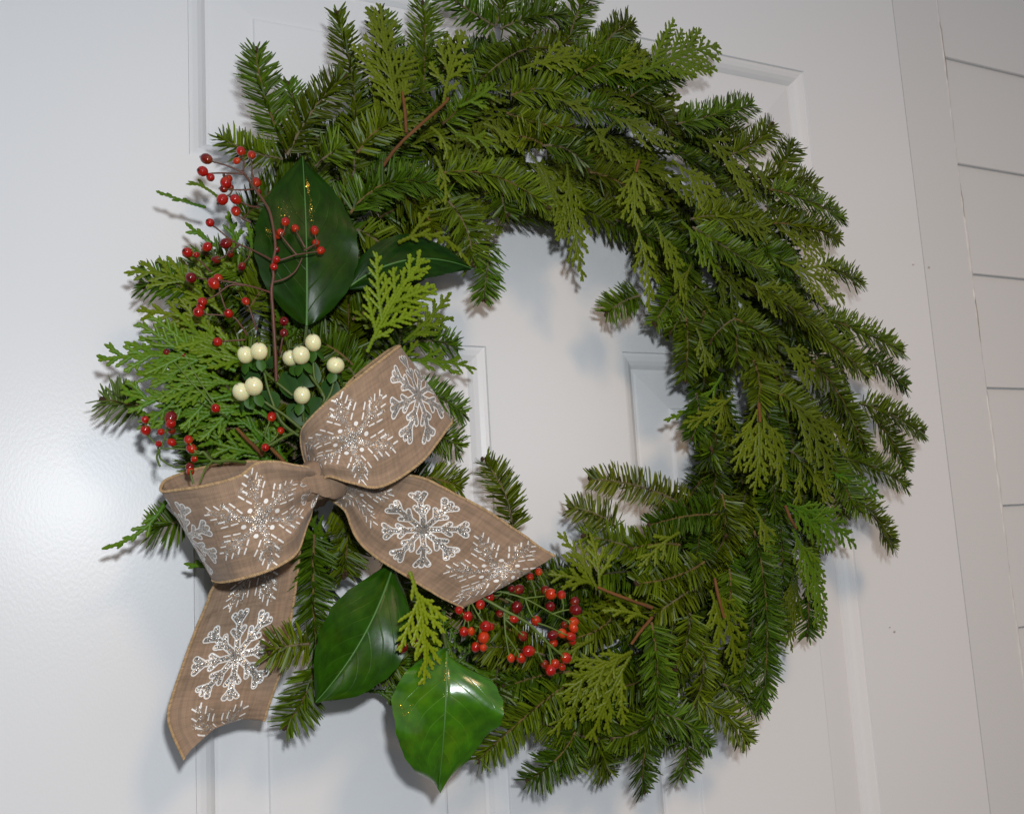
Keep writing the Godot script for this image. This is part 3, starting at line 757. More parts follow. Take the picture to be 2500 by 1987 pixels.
func spray(called: String, label: String, stems: Array, berries: Array, scale_: float, ox: float, oy: float, c0: Color, c1: Color, zs: float) -> void:
	var first: Array = stems[0][0]
	var root := thing(called, label, "berry sprig", at(ox + first[0] / scale_, oy + first[1] / scale_, first[2]))
	var nodes := PackedVector3Array()
	var nodes_px := PackedVector2Array()
	for q in stems:
		var raw := PackedVector3Array()
		for k in q:
			raw.append(at(ox + k[0] / scale_, oy + k[1] / scale_, k[2]) - root.position)
		nodes.append_array(raw.slice(1))
		for k in q.slice(1):
			nodes_px.append(Vector2(k[0], k[1]))
		var a := Acc.new()
		var r: float = 0.0010 if q == stems[0] else 0.0006
		a.tube(smooth(raw, 8), r, r * 0.7, c0 * rng.randf_range(0.85, 1.1), c1 * rng.randf_range(0.85, 1.1), 7, 0.1, rng)
		put("stem", a, mats.stem, root)
	var ped := []
	for q in berries:
		var px: float = ox + q[0] / scale_
		var py: float = oy + q[1] / scale_
		var z: float = zs + rng.randf_range(-3, 3) + (q[4] if q.size() > 4 else 0.0)
		var pos := at(px, py, z) - root.position
		var rad: float = q[2] * 0.5 / scale_ * size_at(px, py, z)
		var best := 0
		var bd := 1e9
		for k in nodes_px.size():
			var dd := nodes_px[k].distance_to(Vector2(q[0], q[1]))
			if dd < bd:
				bd = dd; best = k
		var from := nodes[best]
		var d := pos - from
		if d.length() < rad * 0.6:
			d = Vector3(rng.randf_range(-1, 1), 0.6, 0.3) * rad
		d = d.normalized()
		var kind: int = q[3] if q.size() > 3 else 0
		var b: MeshInstance3D = hips[kind].duplicate()
		var side := d.cross(Vector3(0.2, 0.3, 0.9)).normalized()
		b.transform = Transform3D(Basis(side, d, side.cross(d)).scaled(Vector3.ONE) * Basis.from_scale(Vector3(rad, rad * rng.randf_range(0.96, 1.1), rad)), pos)
		named(b, "berry", root)
		if pos.distance_to(from) > rad * 1.05:
			ped.append([from, pos - d * rad * 0.95])
	for q in ped:
		var a := Acc.new()
		var mid: Vector3 = (q[0] + q[1]) * 0.5 + Vector3(rng.randf_range(-1, 1), rng.randf_range(-1, 0.5), rng.randf_range(0, 1)) * 0.0012
		a.tube(smooth(PackedVector3Array([q[0], mid, q[1]]), 4), 0.0005, 0.00042, c1, c1 * 1.1, 6, 0.08, rng)
		put("stem", a, mats.stem, root)

func build_berries() -> void:
	make_hips()
	var brown := Color(0.10, 0.035, 0.022)
	var brown2 := Color(0.095, 0.045, 0.025)
	var green := Color(0.085, 0.13, 0.022)
	spray("rose_hip_spray", "tall red berry spray on a brown stem in front of the dark leaf", [
		[[1015, 1350, 88], [1010, 1200, 92], [998, 1000, 96], [990, 880, 99], [1000, 800, 100], [995, 740, 101], [1010, 640, 101], [985, 480, 99], [950, 410, 96], [900, 340, 93], [850, 270, 90], [832, 250, 89]],
		[[845, 262, 90], [770, 228, 90], [695, 205, 90]], [[840, 266, 90], [740, 262, 88], [664, 264, 86]], [[842, 262, 90], [845, 215, 90], [843, 178, 90]], [[892, 330, 92], [888, 260, 92], [885, 200, 92]],
		[[905, 345, 93], [850, 350, 90], [786, 350, 88]], [[925, 440, 96], [880, 436, 93], [825, 412, 91]], [[990, 716, 101], [880, 660, 94], [790, 620, 90], [695, 545, 86]], [[1005, 726, 101], [1060, 710, 103], [1120, 690, 104], [1235, 672, 103]],
		[[1165, 652, 104], [1140, 605, 104], [1120, 572, 103]], [[1120, 688, 104], [1080, 640, 104], [1042, 592, 103]], [[1160, 668, 104], [1195, 648, 104], [1225, 632, 103]], [[1002, 832, 100], [1060, 815, 102], [1115, 775, 103], [1150, 708, 104]],
		[[990, 888, 99], [870, 852, 92], [735, 826, 90], [600, 812, 82]], [[845, 850, 92], [770, 850, 92], [700, 900, 90], [655, 920, 88]], [[862, 1112, 84], [830, 1060, 86], [780, 1012, 87], [640, 1002, 86]],
		[[770, 1000, 87], [745, 960, 88], [716, 870, 90]], [[672, 780, 88], [630, 735, 86], [585, 700, 83]], [[912, 1082, 86], [892, 1020, 88], [870, 955, 88]], [[850, 1134, 84], [790, 1138, 84], [735, 1142, 84]],
		[[1035, 1200, 92], [1045, 1140, 95], [1055, 1090, 95], [1055, 1045, 95]], [[880, 520, 88], [840, 500, 88], [810, 480, 88]], [[820, 640, 90], [790, 660, 88], [740, 700, 84]]],
		[[650, 188, 58, 2], [630, 253, 56], [670, 283, 45], [830, 148, 48], [885, 168, 45], [808, 198, 36, 1, -4], [750, 312, 60], [765, 290, 42, 0, -6], [740, 345, 42, 2, -6], [776, 338, 36, 2, -6], [908, 312, 55], [920, 360, 34, 2],
		[733, 400, 60], [803, 400, 52], [803, 462, 52], [668, 522, 46], [1062, 517, 45, 0, 12], [1113, 552, 45, 0, 12], [1215, 562, 45, 0, 12], [1222, 628, 42, 0, 10], [1247, 667, 45, 0, 12], [1037, 575, 46, 0, 12], [1022, 592, 36, 0, 10], [1018, 662, 30, 2, 8],
		[1016, 715, 36, 0, 14], [1003, 752, 42, 0, 14], [653, 648, 50], [752, 630, 58, 2], [775, 685, 40, 2, -6], [703, 715, 44, 2, -8], [690, 712, 30, 2, -8], [550, 678, 55], [597, 690, 32, 0, -3], [568, 810, 60, 2], [688, 840, 60], [710, 812, 50, 0, -5],
		[835, 750, 40, 2], [628, 935, 50], [620, 958, 46, 0, 3], [607, 990, 56, 0, 5], [765, 997, 48], [855, 933, 42], [1055, 1038, 50, 2, 6], [1055, 1098, 46, 2, 6], [708, 1145, 50]],
		2.142, 200, 300, brown, brown2, 89)
	spray("rose_hip_spray", "red berry cluster on green stems at the wreath's left edge by the bow", [
		[[1465, 1050, 74], [1370, 1040, 82], [1270, 1042, 86], [1215, 990, 88], [1190, 1000, 88]], [[1270, 1042, 86], [1225, 1090, 92], [1195, 1170, 96]], [[1190, 985, 88], [1080, 970, 84], [960, 968, 82]], [[955, 1075, 78], [935, 1020, 80], [942, 960, 82], [885, 895, 82]],
		[[960, 968, 82], [980, 910, 84], [1000, 850, 86]], [[950, 970, 82], [960, 1030, 80], [1050, 1080, 84], [1130, 1060, 90]], [[1155, 1180, 100], [1140, 1130, 100], [1135, 1100, 99]], [[1195, 1000, 88], [1170, 990, 89], [1130, 930, 89]]],
		[[865, 795, 46], [868, 858, 60], [1018, 785, 76, 2], [1018, 820, 60, 0, 3], [1022, 860, 50, 2, -4], [960, 868, 42], [945, 940, 40], [1023, 930, 50], [1125, 915, 54], [1143, 968, 60, 0, 3], [1160, 1030, 42], [1132, 1078, 52, 2, 6], [1136, 1104, 50, 0, 9]],
		2.449, 0, 700, green, green, 86)
	spray("rose_hip_spray", "few red berries on green stalks just above the bow's knot", [
		[[1135, 1610, 82], [1060, 1640, 86], [990, 1680, 88], [960, 1690, 88]], [[955, 1640, 88], [965, 1600, 90], [978, 1570, 90]], [[970, 1678, 88], [1000, 1655, 90], [1022, 1630, 90]], [[760, 1540, 80], [730, 1520, 84], [715, 1505, 84]]],
		[[990, 1538, 50], [1037, 1610, 40], [957, 1697, 44], [697, 1493, 50], [585, 1450, 32, 2, -16], [440, 1200, 36, 2, -14], [530, 1215, 30, 2, -14]], 2.142, 200, 300, green, green, 90)
	spray("rose_hip_spray", "dense red berry cluster on green stems under the bow's right tail", [
		[[600, 452, 84], [720, 520, 90], [830, 580, 93], [900, 645, 94], [960, 705, 94], [1020, 755, 93]], [[690, 418, 84], [820, 455, 90], [960, 530, 92], [1050, 575, 92]], [[820, 455, 90], [880, 448, 90], [930, 442, 90]], [[825, 460, 90], [842, 510, 92], [862, 550, 93]],
		[[640, 425, 82], [700, 420, 84], [755, 425, 86]], [[965, 538, 92], [1020, 520, 92], [1070, 512, 92]], [[890, 585, 93], [950, 605, 94], [1005, 630, 94]], [[712, 528, 90], [720, 640, 92], [738, 745, 92]], [[722, 645, 92], [760, 700, 92], [792, 748, 92]],
		[[714, 560, 90], [760, 600, 92], [800, 638, 92]], [[890, 670, 94], [888, 730, 92], [915, 785, 92]], [[942, 700, 94], [955, 750, 93], [958, 810, 93]], [[950, 705, 94], [965, 750, 93], [978, 785, 93]], [[535, 470, 86], [515, 540, 90], [500, 605, 92]],
		[[532, 475, 86], [522, 550, 90], [527, 600, 92]], [[540, 475, 86], [575, 540, 90], [605, 585, 92]], [[218, 595, 92], [200, 640, 94], [186, 685, 95]], [[560, 600, 91], [585, 605, 91], [620, 605, 91]], [[740, 545, 90], [730, 560, 90], [700, 545, 88]], [[720, 455, 86], [770, 480, 88], [790, 500, 89]], [[930, 520, 91], [945, 505, 91], [955, 500, 91]]],
		[[895, 315, 42, 1, -14], [850, 340, 42, 0, -14], [790, 408, 56, 2, -4], [752, 405, 40, 2, -6], [930, 412, 50, 2, -4], [958, 432, 62, 1], [1015, 437, 48, 0, -4], [587, 488, 52], [475, 518, 44], [520, 550, 56], [635, 450, 52, 0, -6], [780, 502, 62, 2],
		[957, 498, 54, 2], [1085, 472, 52, 2], [1088, 515, 60, 2], [765, 562, 48], [880, 572, 57], [1080, 577, 54, 1], [1078, 610, 50, 1, 2], [1030, 595, 42, 2, -5], [812, 653, 57, 2], [970, 648, 52, 2], [1018, 638, 54, 1], [1065, 655, 50], [1072, 680, 42, 0, -4],
		[972, 690, 50], [690, 535, 42, 2, -5], [615, 603, 62], [605, 660, 62, 1], [537, 628, 46, 1], [500, 630, 50], [563, 710, 52], [602, 712, 42, 1, 2], [178, 712, 60, 2, 4], [245, 690, 54, 2], [748, 768, 42, 1], [802, 768, 57], [842, 732, 62], [928, 802, 50, 2],
		[980, 800, 56], [958, 832, 58, 0, 4], [1038, 768, 60], [1018, 815, 44, 0, -3], [640, 605, 42, 0, -4]], 2.156, 900, 1250, green, green * 1.1, 91)

func build_snowberries() -> void:
	var root := thing("white_berry_sprig", "cream white berries with green sepals above the bow", "berry sprig", at(735, 1045, 88))
	var prof := []
	for k in 19:
		var th := PI * k / 18.0
		var r := sin(th)
		prof.append([maxf(r, 0.01), cos(th) * (0.98 - 0.16 * exp(-r * r * 30.0) * (1.0 if th > 1.6 else 0.5))])
	var a := lathe(prof, Color(0.73, 0.655, 0.36), func(cc, y, th): return cc * (1.0 + 0.05 * sin(2 * th)) + Color(0.03, 0.04, 0.06) * y)
	for i in a.v.size():
		var q := a.v[i]
		var th := atan2(q.z, q.x)
		var f := 1.0 - 0.055 * pow(absf(sin(th * 1.5)), 8.0) * smoothstep(1.0, 0.0, absf(q.y))
		a.v[i] = Vector3(q.x * f, q.y, q.z * f)
	var mesh := a.mesh(mats.snowberry)
	var tip := Acc.new()
	tip.ball(Vector3(0, 0.93, 0), Basis.from_scale(Vector3(0.07, 0.12, 0.07)), Color(0.08, 0.05, 0.02), 6, 4)
	var tipm := tip.mesh(mats.bud)
	var sp := Acc.new()
	for k in 4:
		var th := TAU * k / 4.0 + 0.4
		var o := Vector3(cos(th), 0, sin(th))
		var s := Vector3(-sin(th), 0, cos(th))
		var first := sp.v.size()
		for j in 7:
			var t := j / 6.0
			var w := 0.60 * pow(sin(PI * clampf(t * 0.93 + 0.05, 0, 1)), 0.7)
			var c := o * (0.2 + 1.25 * t - 0.35 * t * t) + Vector3(0, -0.84 - 1.15 * t, 0)
			for i in 5:
				var u := i / 2.0 - 1.0
				sp.p(c + s * (u * w) + Vector3(0, 0.10 * u * u, 0), (Vector3.UP * 0.35 + o * 0.9 + s * u * 0.3).normalized(), Color(0.030, 0.080, 0.008) * (1.0 + 0.25 * t))
		for j in 6:
			for i in 4:
				var q := first + j * 5 + i
				sp.quad(q, q + 1, q + 6, q + 5)
	var spm := sp.mesh(mats.sepal)
	var list := [[925, 1195, 97, -0.1, 94], [853, 1213, 92, -0.35, 90], [1208, 1150, 94, -0.2, 92], [1143, 1215, 97, -0.25, 95], [1088, 1230, 82, -0.5, 89], [1325, 1268, 95, 0.05, 92], [897, 1378, 100, -0.25, 95], [832, 1407, 96, -0.55, 91], [1150, 1425, 96, 0.0, 90], [1195, 1330, 30, 0, 0]]
	for q in list:
		if q[4] == 0: continue
		var px: float = 200 + q[0] / 2.142
		var py: float = 300 + q[1] / 2.142
		var b := MeshInstance3D.new()
		b.mesh = mesh
		var rad: float = q[2] * 0.48 / 2.142 * size_at(px, py, q[4])
		var up := Vector3(q[3], 0.85, 0.45).normalized()
		var side := up.cross(Vector3(0, 0, 1)).normalized().rotated(up, rng.randf() * TAU)
		b.transform = Transform3D(Basis(side, up, side.cross(up)) * Basis.from_scale(Vector3.ONE * rad), at(px, py, q[4]) - root.position)
		b.scale *= Vector3(rng.randf_range(0.95, 1.04), rng.randf_range(0.98, 1.12), rng.randf_range(0.95, 1.04))
		named(b, "berry", root)
		for e in [["style", tipm], ["sepals", spm]]:
			var o := MeshInstance3D.new()
			o.mesh = e[1]
			o.name = e[0]
			b.add_child(o, true)
	for q in [[[1145, 1600, 88], [1060, 1530, 88], [985, 1480, 88], [930, 1440, 88], [897, 1420, 90]], [[1100, 1425, 84], [1020, 1360, 84], [965, 1310, 86], [925, 1240, 90]], [[1140, 1640, 84], [1040, 1560, 84], [975, 1400, 84], [950, 1290, 86]], [[1245, 1500, 86], [1265, 1430, 86], [1200, 1330, 88], [1170, 1270, 90]],
		[[1250, 1490, 86], [1300, 1410, 88], [1325, 1310, 90]], [[1160, 1560, 82], [1152, 1500, 84], [1150, 1465, 87]], [[1262, 1430, 86], [1215, 1330, 86], [1208, 1190, 88]]]:
		var raw := PackedVector3Array()
		for k in q:
			raw.append(at(200 + k[0] / 2.142, 300 + k[1] / 2.142, k[2]) - root.position)
		var t := Acc.new()
		t.tube(smooth(raw, 6), 0.0010, 0.0007, Color(0.06, 0.09, 0.013), Color(0.075, 0.12, 0.017), 7, 0.08, rng)
		put("stem", t, mats.stem, root)
	# the small green leaves at the berries' feet
	for q in [[1100, 1440, 1075, 1300, 15], [1180, 1560, 1260, 1440, 17], [1150, 1380, 1225, 1250, 15], [1080, 1560, 1165, 1490, 15], [1270, 1440, 1330, 1340, 13], [930, 1330, 850, 1300, 12], [960, 1250, 985, 1255, 10], [900, 1480, 850, 1450, 10], [1010, 1500, 950, 1400, 13]]:
		var p0 := at(200 + q[0] / 2.142, 300 + q[1] / 2.142, 80) - root.position
		var p1 := at(200 + q[2] / 2.142, 300 + q[3] / 2.142, 83) - root.position
		var s := (p1 - p0).cross(Vector3(0.2, 0.1, 1)).normalized()
		var nn := s.cross((p1 - p0).normalized()).normalized()
		if nn.z < 0: nn = -nn
		var lf := Acc.new()
		for j in 13:
			var t := j / 12.0
			var w: float = q[4] * 0.0005 * pow(sin(PI * clampf(t * 0.96 + 0.03, 0, 1)), 0.75)
			for i in 7:
				var u := i / 3.0 - 1.0
				lf.p(p0.lerp(p1, t) + s * (u * w) + nn * (0.25 * absf(u) * w - 0.004 * t * t), (nn - s * (0.25 * u)).normalized(), Color(0.022, 0.060, 0.012) * (1.0 + 0.3 * absf(u)))
		for j in 12:
			for i in 6:
				var k: int = j * 7 + i
				lf.quad(k, k + 1, k + 8, k + 7)
		put("leaflet", lf, mats.sepal, root)

# ---------------------------------------------------------------- bow
func seg(p: Vector2, a: Vector2, b: Vector2) -> float:
	var ab := b - a
	return p.distance_to(a + ab * clampf((p - a).dot(ab) / ab.length_squared(), 0.0, 1.0))

func ribbon_textures() -> void:
	var H := 320            # across the ribbon
	var W := 550            # along it: 1.72 ribbon widths, one solid and one dashed snowflake
	var col := Image.create(W, H, false, Image.FORMAT_RGB8)
	var orm := Image.create(W, H, false, Image.FORMAT_RGB8)
	var nor := Image.create(W, H, false, Image.FORMAT_RGB8)
	var plain := Image.create(W, H, false, Image.FORMAT_RGB8)
	var r := RandomNumberGenerator.new()
	r.seed = 77
	var warp := []
	var weft := []
	for k in W: warp.append(r.randfn(0, 0.03))
	for k in H: weft.append(r.randfn(0, 0.045))
	var streak := FastNoiseLite.new()
	streak.frequency = 0.03
	streak.seed = 5
	streak.fractal_octaves = 3
	var flake := {}
	for y in H:
		for x in W:
			var base := 0.0
			var tx := x / 2
			var ty := y / 2
			var over := (tx + ty) % 2 == 0
			base = 1.0 + (weft[ty * 2 % H] if over else warp[tx * 2 % W]) + (0.10 if over else -0.10)
			base *= 1.0 + 0.23 * streak.get_noise_2d(x * 0.18, y * 2.2) + 0.18 * streak.get_noise_2d(x * 2.5 + 900, y * 0.25)
			var c := Color(0.240, 0.152, 0.094) * base
			if not over: c = c.lerp(Color(0.29, 0.22, 0.155) * base, 0.35)
			plain.set_pixel(x, y, (c * 0.92).linear_to_srgb())
			var glitter := 0.0
			var white := false
			var u := float(x) / H
			var v := float(y) / H - 0.5
			var p := Vector2(fposmod(u - 0.43 + 0.86, 1.72) - 0.86, v)
			var rr := p.length()
			if rr < 0.46:                                   # solid eight-armed flake with an outline
				var a := fposmod(p.angle() + 0.2, TAU / 8.0) - TAU / 16.0
				var q := Vector2(cos(a), absf(sin(a))) * rr
				var d := seg(q, Vector2(0, 0), Vector2(0.392, 0))
				d = minf(d, seg(q, Vector2(0.305, 0), Vector2(0.385, 0.062)))
				d = minf(d, seg(q, Vector2(0.165, 0), Vector2(0.24, 0.058)) + 0.004)
				d -= 0.0215
				d = minf(d, rr - 0.055)
				if d < 0.0: glitter = 1.0
				elif d < 0.0118: white = true
			p = Vector2(fposmod(u - 1.29 + 0.86, 1.72) - 0.86, v)
			rr = p.length()
			if rr < 0.5 and glitter == 0.0 and not white:   # dashed six-armed flake with a ring of dots
				if true:
					var a := fposmod(p.angle(), TAU / 6.0) - TAU / 12.0
					var q := Vector2(cos(a), absf(sin(a))) * rr
					var a2 := fposmod(p.angle() + TAU / 12.0, TAU / 6.0) - TAU / 12.0
					var q2 := Vector2(cos(a2), sin(a2)) * rr
					if q2.distance_to(Vector2(0.15, 0)) < 0.021: white = true
					for s in [[0.19, 0.050, 0.235, 0.078], [0.262, 0.096, 0.31, 0.126], [0.30, 0.058, 0.345, 0.086], [0.375, 0.05, 0.42, 0.075], [0.445, 0.022, 0.485, 0.045]]:
						if seg(q, Vector2(s[0], s[1]), Vector2(s[2], s[3])) < 0.0068:
							white = true
					var dd := minf(seg(q, Vector2(0.0, 0), Vector2(0.44, 0)), seg(q, Vector2(0.22, 0), Vector2(0.36, 0.09)) * 1.2)
					glitter = 0.62 * (1.0 - smoothstep(0.006, 0.045, dd)) + 0.28 * (1.0 - smoothstep(0.05, 0.18, rr))
			var nn := Vector3(0.25 * (1.0 if x % 4 < 2 else -1.0) * (1.0 if over else 0.4), 0.25 * (1.0 if y % 4 < 2 else -1.0) * (0.4 if over else 1.0), 1.0)
			var rough := 0.85
			var metal := 0.0
			if white:
				c = Color(0.68, 0.66, 0.63); rough = 0.5; nn = Vector3(0, 0, 1)
			elif glitter > 0.0:
				var key := Vector2i(x / 2, y / 2)
				if not flake.has(key):
					flake[key] = [r.randf(), r.randf(), r.randfn(0, 0.42), r.randfn(0, 0.42)]
				var g: Array = flake[key]
				if g[0] < glitter * 0.85:
					var tone := lerpf(0.2, 0.62, g[1])
					c = Color(tone, tone * 0.97, tone * 0.92)
					if g[1] > 0.94: c = Color(0.9, 0.85, 0.78)
					elif g[1] > 0.84: c = Color(0.6, 0.4, 0.2)
					if g[1] < 0.12: c = Color(0.16, 0.14, 0.12)
					rough = 0.3
					metal = 0.6
					nn = Vector3(g[2], g[3], 1)
			nn = nn.normalized()
			col.set_pixel(x, y, c.linear_to_srgb())
			orm.set_pixel(x, y, Color(1, rough, metal))
			nor.set_pixel(x, y, Color(nn.x * 0.5 + 0.5, nn.y * 0.5 + 0.5, nn.z * 0.5 + 0.5))
	var m := ORMMaterial3D.new()
	m.resource_name = "printed burlap"
	m.albedo_texture = ImageTexture.create_from_image(col)
	m.orm_texture = ImageTexture.create_from_image(orm)
	m.normal_enabled = true
	m.normal_texture = ImageTexture.create_from_image(nor)
	m.normal_scale = 0.8
	m.rim_enabled = true
	m.rim = 0.2
	m.backlight_enabled = true
	m.backlight = Color(0.10, 0.07, 0.04)
	mats["print"] = m
	var b := StandardMaterial3D.new()
	b.resource_name = "plain burlap"
	b.albedo_texture = ImageTexture.create_from_image(plain)
	b.roughness = 0.9
	b.normal_enabled = true
	b.normal_texture = m.normal_texture
	b.normal_scale = 0.3
	b.backlight_enabled = true
	b.backlight = Color(0.10, 0.07, 0.04)
	mats["burlap"] = b

func ribbon(parent: Node, called: String, rows: Array, u_at: Array, crumple: float, bulge: float, cut_end := false, invert := false) -> void:
	# rows: [left x, y, z, right x, y, z (, middle x, y, z)] in pixels and millimetres; u_at: [row number, ribbon widths] places the print
	var each := 10
	var NV := 22
	var wid := 0.0635
	var L := PackedVector3Array()
	var R := PackedVector3Array()
	var M := PackedVector3Array()
	for q in rows:
		var l := at(q[0], q[1], q[2])
		var rr := at(q[3], q[4], q[5])
		L.append(l); R.append(rr)
		M.append(at(q[6], q[7], q[8]) if q.size() > 6 else (l + rr) * 0.5)
	L = smooth(L, each); R = smooth(R, each); M = smooth(M, each)
	var n := L.size()
	var us := PackedFloat32Array([0.0])
	for k in range(1, n):
		us.append(us[k - 1] + (M[k].distance_to(M[k - 1]) * 0.5 + L[k].distance_to(L[k - 1]) * 0.25 + R[k].distance_to(R[k - 1]) * 0.25) / wid)
	var shift: float = u_at[1] - us[clampi(int(u_at[0] * each), 0, n - 1)]
	var grid := PackedVector3Array()
	var nz := FastNoiseLite.new()
	nz.seed = 11 + rows.size()
	nz.frequency = 1.0
	for k in n:
		for j in NV + 1:
			var v := float(j) / NV
			var q := L[k] * ((1 - v) * (1 - 2 * v)) + M[k] * (4 * v * (1 - v)) + R[k] * (v * (2 * v - 1))
			var w := L[k].distance_to(R[k]) / wid
			q.z += bulge * 0.001 * sin(PI * v) * minf(w, 1.0)
			var pinch := maxf(clampf(1.0 - w, 0.0, 1.0) * 0.6, 0.85 * exp(-us[k] * 1.7))
			q += Vector3(0, 0, 1) * (crumple * 0.001 * (pinch * 6.0 * sin(v * 17.0 + us[k] * 1.5) + 2.0 * nz.get_noise_2d(us[k] * 2.2, v * 1.7) + 0.5 * nz.get_noise_2d(us[k] * 6.0, v * 5.0)))
			grid.append(q)
	if cut_end: pass
	var front := Acc.new()
	var back := Acc.new()
	for k in n:
		for j in NV + 1:
			var du := grid[mini(k + 1, n - 1) * (NV + 1) + j] - grid[maxi(k - 1, 0) * (NV + 1) + j]
			var dv := grid[k * (NV + 1) + mini(j + 1, NV)] - grid[k * (NV + 1) + maxi(j - 1, 0)]
			var nn := dv.cross(du).normalized()
			if invert: nn = -nn
			var o := grid[k * (NV + 1) + j]
			var uv := Vector2((us[k] + shift) / 1.72, float(j) / NV)
			front.p(o + nn * 0.00025, nn, Color.WHITE, uv)
			back.p(o - nn * 0.00025, -nn, Color.WHITE, uv)
	for k in n - 1:
		for j in NV:
			var i := k * (NV + 1) + j
			front.quad(i, i + 1, i + NV + 2, i + NV + 1)
			back.quad(i, i + 1, i + NV + 2, i + NV + 1)
	var holder := put(called, front, mats.print, parent)
	put("ribbon_back", back, mats.burlap, holder)
	for e in [0, NV]:
		var pts := PackedVector3Array()
		var fine := PackedVector3Array()
		for k in n:
			pts.append(grid[k * (NV + 1) + e])
		fine = smooth(pts, 3)
		var a := Acc.new()
		var acc_len := 0.0
		var beads := PackedVector3Array()
		for k in range(1, fine.size()):
			var l := fine[k].distance_to(fine[k - 1])
			var done := 0.0
			while acc_len + l - done >= 0.00085:
				done += 0.00085 - acc_len
				acc_len = 0.0
				beads.append(fine[k - 1].lerp(fine[k], done / l))
			acc_len += l - done
		for k in range(1, beads.size()):
			var d := (beads[k] - beads[k - 1]).normalized()
			var s := (grid[mini(1, n - 1)] - grid[0]).normalized()
			s = d.cross(Vector3(0.1, 0.2, 1)).normalized()
			var tilt := (d * 0.5 + s * 0.8).normalized()
			var up := d.cross(s).normalized()
			var c := Color(0.38, 0.255, 0.135) * rng.randf_range(0.8, 1.2)
			a.ball(beads[k], Basis(tilt * 0.00115, up * 0.00068, tilt.cross(up) * 0.00052), c, 6, 4)
		put("edge_stitching", a, mats.thread, holder)

func build_bow() -> void:
	ribbon_textures()
	var bow := thing("burlap_bow", "tan burlap bow with white glitter snowflakes on the wreath's lower left", "bow", Vector3.ZERO)
	ribbon(bow, "tail", [[735, 1225, 96, 790, 1205, 98], [655, 1300, 84, 752, 1255, 84], [575, 1370, 74, 742, 1300, 74], [520, 1434, 70, 731, 1350, 68], [503, 1476, 68, 722, 1425, 67], [472, 1550, 67, 709, 1525, 66], [446, 1622, 66, 694, 1610, 65], [423, 1690, 66, 668, 1683, 64], [410, 1745, 68, 652, 1730, 62, 540, 1722, 68], [420, 1790, 70, 646, 1754, 60, 530, 1760, 66], [449, 1853, 74, 644, 1760, 60, 540, 1773, 64]],
		[5.85, 0.43], 1.0, -2.0, true, true)
	ribbon(bow, "tail", [[785, 1152, 104, 778, 1200, 104], [838, 1153, 106, 812, 1218, 102], [902, 1157, 104, 846, 1250, 98], [970, 1158, 102, 875, 1318, 94], [1040, 1172, 101, 928, 1366, 92], [1120, 1211, 100, 980, 1398, 91], [1195, 1252, 99, 1030, 1430, 90], [1268, 1301, 98, 1085, 1462, 88], [1320, 1338, 96, 1120, 1478, 86, 1238, 1400, 95], [1352, 1358, 94, 1130, 1483, 84, 1250, 1418, 93]],
		[4.75, 0.43], 1.2, 2.0, true)
	ribbon(bow, "loop", [[762, 1160, 102, 798, 1190, 106], [741, 1118, 97, 784, 1184, 106], [734, 1074, 96, 792, 1174, 111], [742, 1040, 104, 806, 1162, 117], [795, 985, 114, 868, 1180, 120], [880, 918, 116, 935, 1186, 120], [945, 868, 110, 1030, 1125, 114], [972, 848, 100, 1092, 1045, 104], [976, 846, 92, 1101, 1030, 95], [966, 846, 83, 1096, 1024, 84], [930, 868, 72, 1060, 1050, 70], [850, 935, 66, 960, 1130, 66], [790, 1020, 74, 860, 1150, 74], [765, 1135, 92, 795, 1170, 92]],
		[4.35, 1.29], 1.0, 3.0)
	ribbon(bow, "loop", [[772, 1156, 104, 772, 1216, 104], [750, 1143, 110, 762, 1256, 106], [712, 1136, 118, 748, 1292, 112], [664, 1128, 122, 728, 1345, 118], [624, 1133, 118, 690, 1376, 122], [580, 1164, 120, 640, 1398, 122], [500, 1186, 114, 580, 1414, 114], [425, 1197, 98, 540, 1421, 98], [396, 1200, 86, 524, 1420, 84], [392, 1190, 77, 520, 1412, 76], [412, 1168, 70, 545, 1388, 66], [498, 1141, 66, 610, 1350, 62], [626, 1126, 70, 705, 1300, 66], [740, 1150, 90, 762, 1220, 90]],
		[4.5, 1.29], 1.0, 3.0, false, true)
	# the wrapped middle
	var a := Acc.new()
	var NV := 20
	var NT := 28
	for k in NT + 1:
		var th := TAU * k / NT
		for j in NV + 1:
			var v := float(j) / NV
			var r := (0.0086 + 0.0022 * sin(4.0 * th + v * 7.0) + 0.0012 * sin(9.0 * th + v * 11.0)) * (0.62 + 0.38 * sin(PI * v))
			var ax := Vector3(0.985, 0.17, 0.0)
			var o := at(778, 1178, 106) + ax * ((v - 0.5) * 0.0280)
			var e1 := Vector3(0.17, -0.985, 0)
			var q := o + e1 * cos(th) * r * 1.25 + Vector3(0, 0, 1) * sin(th) * r * 0.85
			a.p(q, (e1 * cos(th) / 1.25 + Vector3(0, 0, 1) * sin(th)).normalized(), Color.WHITE, Vector2(th * 0.05 + 0.02, v * 0.25))
	for k in NT:
		for j in NV:
			var i := k * (NV + 1) + j
			a.quad(i, i + 1, i + NV + 2, i + NV + 1)
	put("knot", a, mats.burlap, bow)

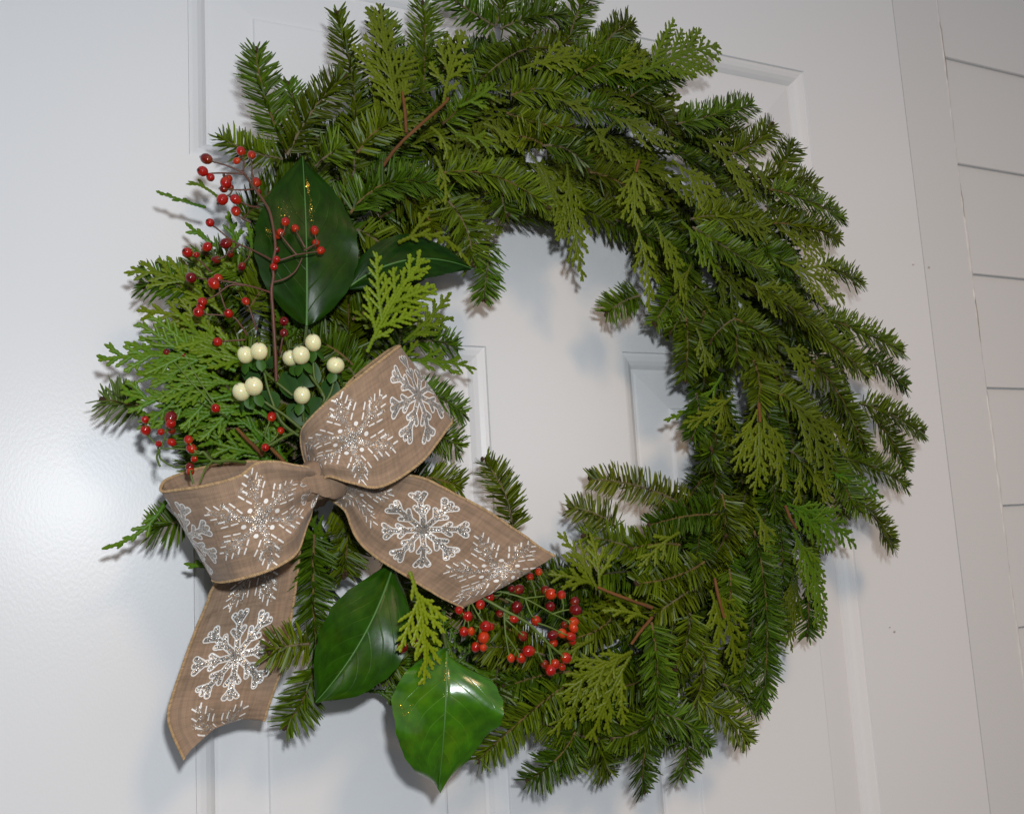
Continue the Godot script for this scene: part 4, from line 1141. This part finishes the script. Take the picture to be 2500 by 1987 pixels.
# ---------------------------------------------------------------- everything
func _ready() -> void:
	rng.seed = 20231
	var cam := Camera3D.new()
	cam.name = "camera"
	cam.transform = Transform3D(view, Vector3(0, EYE, FAR))
	cam.fov = rad_to_deg(2.0 * atan(CY / F))
	cam.near = 0.02
	cam.far = 60.0
	add_child(cam)
	cam.current = true
	var env := Environment.new()
	env.background_mode = Environment.BG_SKY
	var sm := ProceduralSkyMaterial.new()
	sm.sky_top_color = lin(0.325, 0.345, 0.39)
	sm.sky_horizon_color = lin(0.345, 0.365, 0.40)
	sm.ground_horizon_color = lin(0.205, 0.208, 0.216)
	sm.ground_bottom_color = lin(0.08, 0.08, 0.08)
	sm.sun_angle_max = 0.0
	var sky := Sky.new()
	sky.sky_material = sm
	env.sky = sky
	env.tonemap_mode = Environment.TONE_MAPPER_LINEAR
	env.tonemap_exposure = 1.10
	env.sdfgi_enabled = true
	env.ssao_enabled = true
	env.ssil_enabled = true
	var we := WorldEnvironment.new()
	we.name = "environment"
	we.environment = env
	add_child(we)
	var flash := OmniLight3D.new()
	flash.name = "camera_flash"
	flash.position = Vector3(0.012, EYE + 0.077, 0.709)
	flash.light_color = lin(0.89, 0.945, 1.0)
	flash.light_energy = 0.295
	flash.light_size = 0.014
	flash.omni_range = 8.0
	flash.omni_attenuation = 2.0
	flash.shadow_enabled = true
	add_child(flash)
	var porch := SpotLight3D.new()                          # the shaded porch lamp overhead
	porch.name = "porch_lamp"
	porch.position = Vector3(0.293, EYE + 0.80, 1.39)
	porch.look_at_from_position(porch.position, porch.position + Vector3(0.97, -2.01, -0.99), Vector3.UP)
	porch.spot_angle = 63.0
	porch.spot_angle_attenuation = 1.0
	porch.light_color = lin(1.0, 0.67, 0.40)
	porch.light_energy = 0.92
	porch.light_size = 0.14
	porch.spot_range = 10.0
	porch.spot_attenuation = 2.0
	porch.shadow_enabled = true
	add_child(porch)
	make_materials()
	build_door()
	build_wreath()
	build_leaves()
	build_berries()
	build_snowberries()
	build_bow()
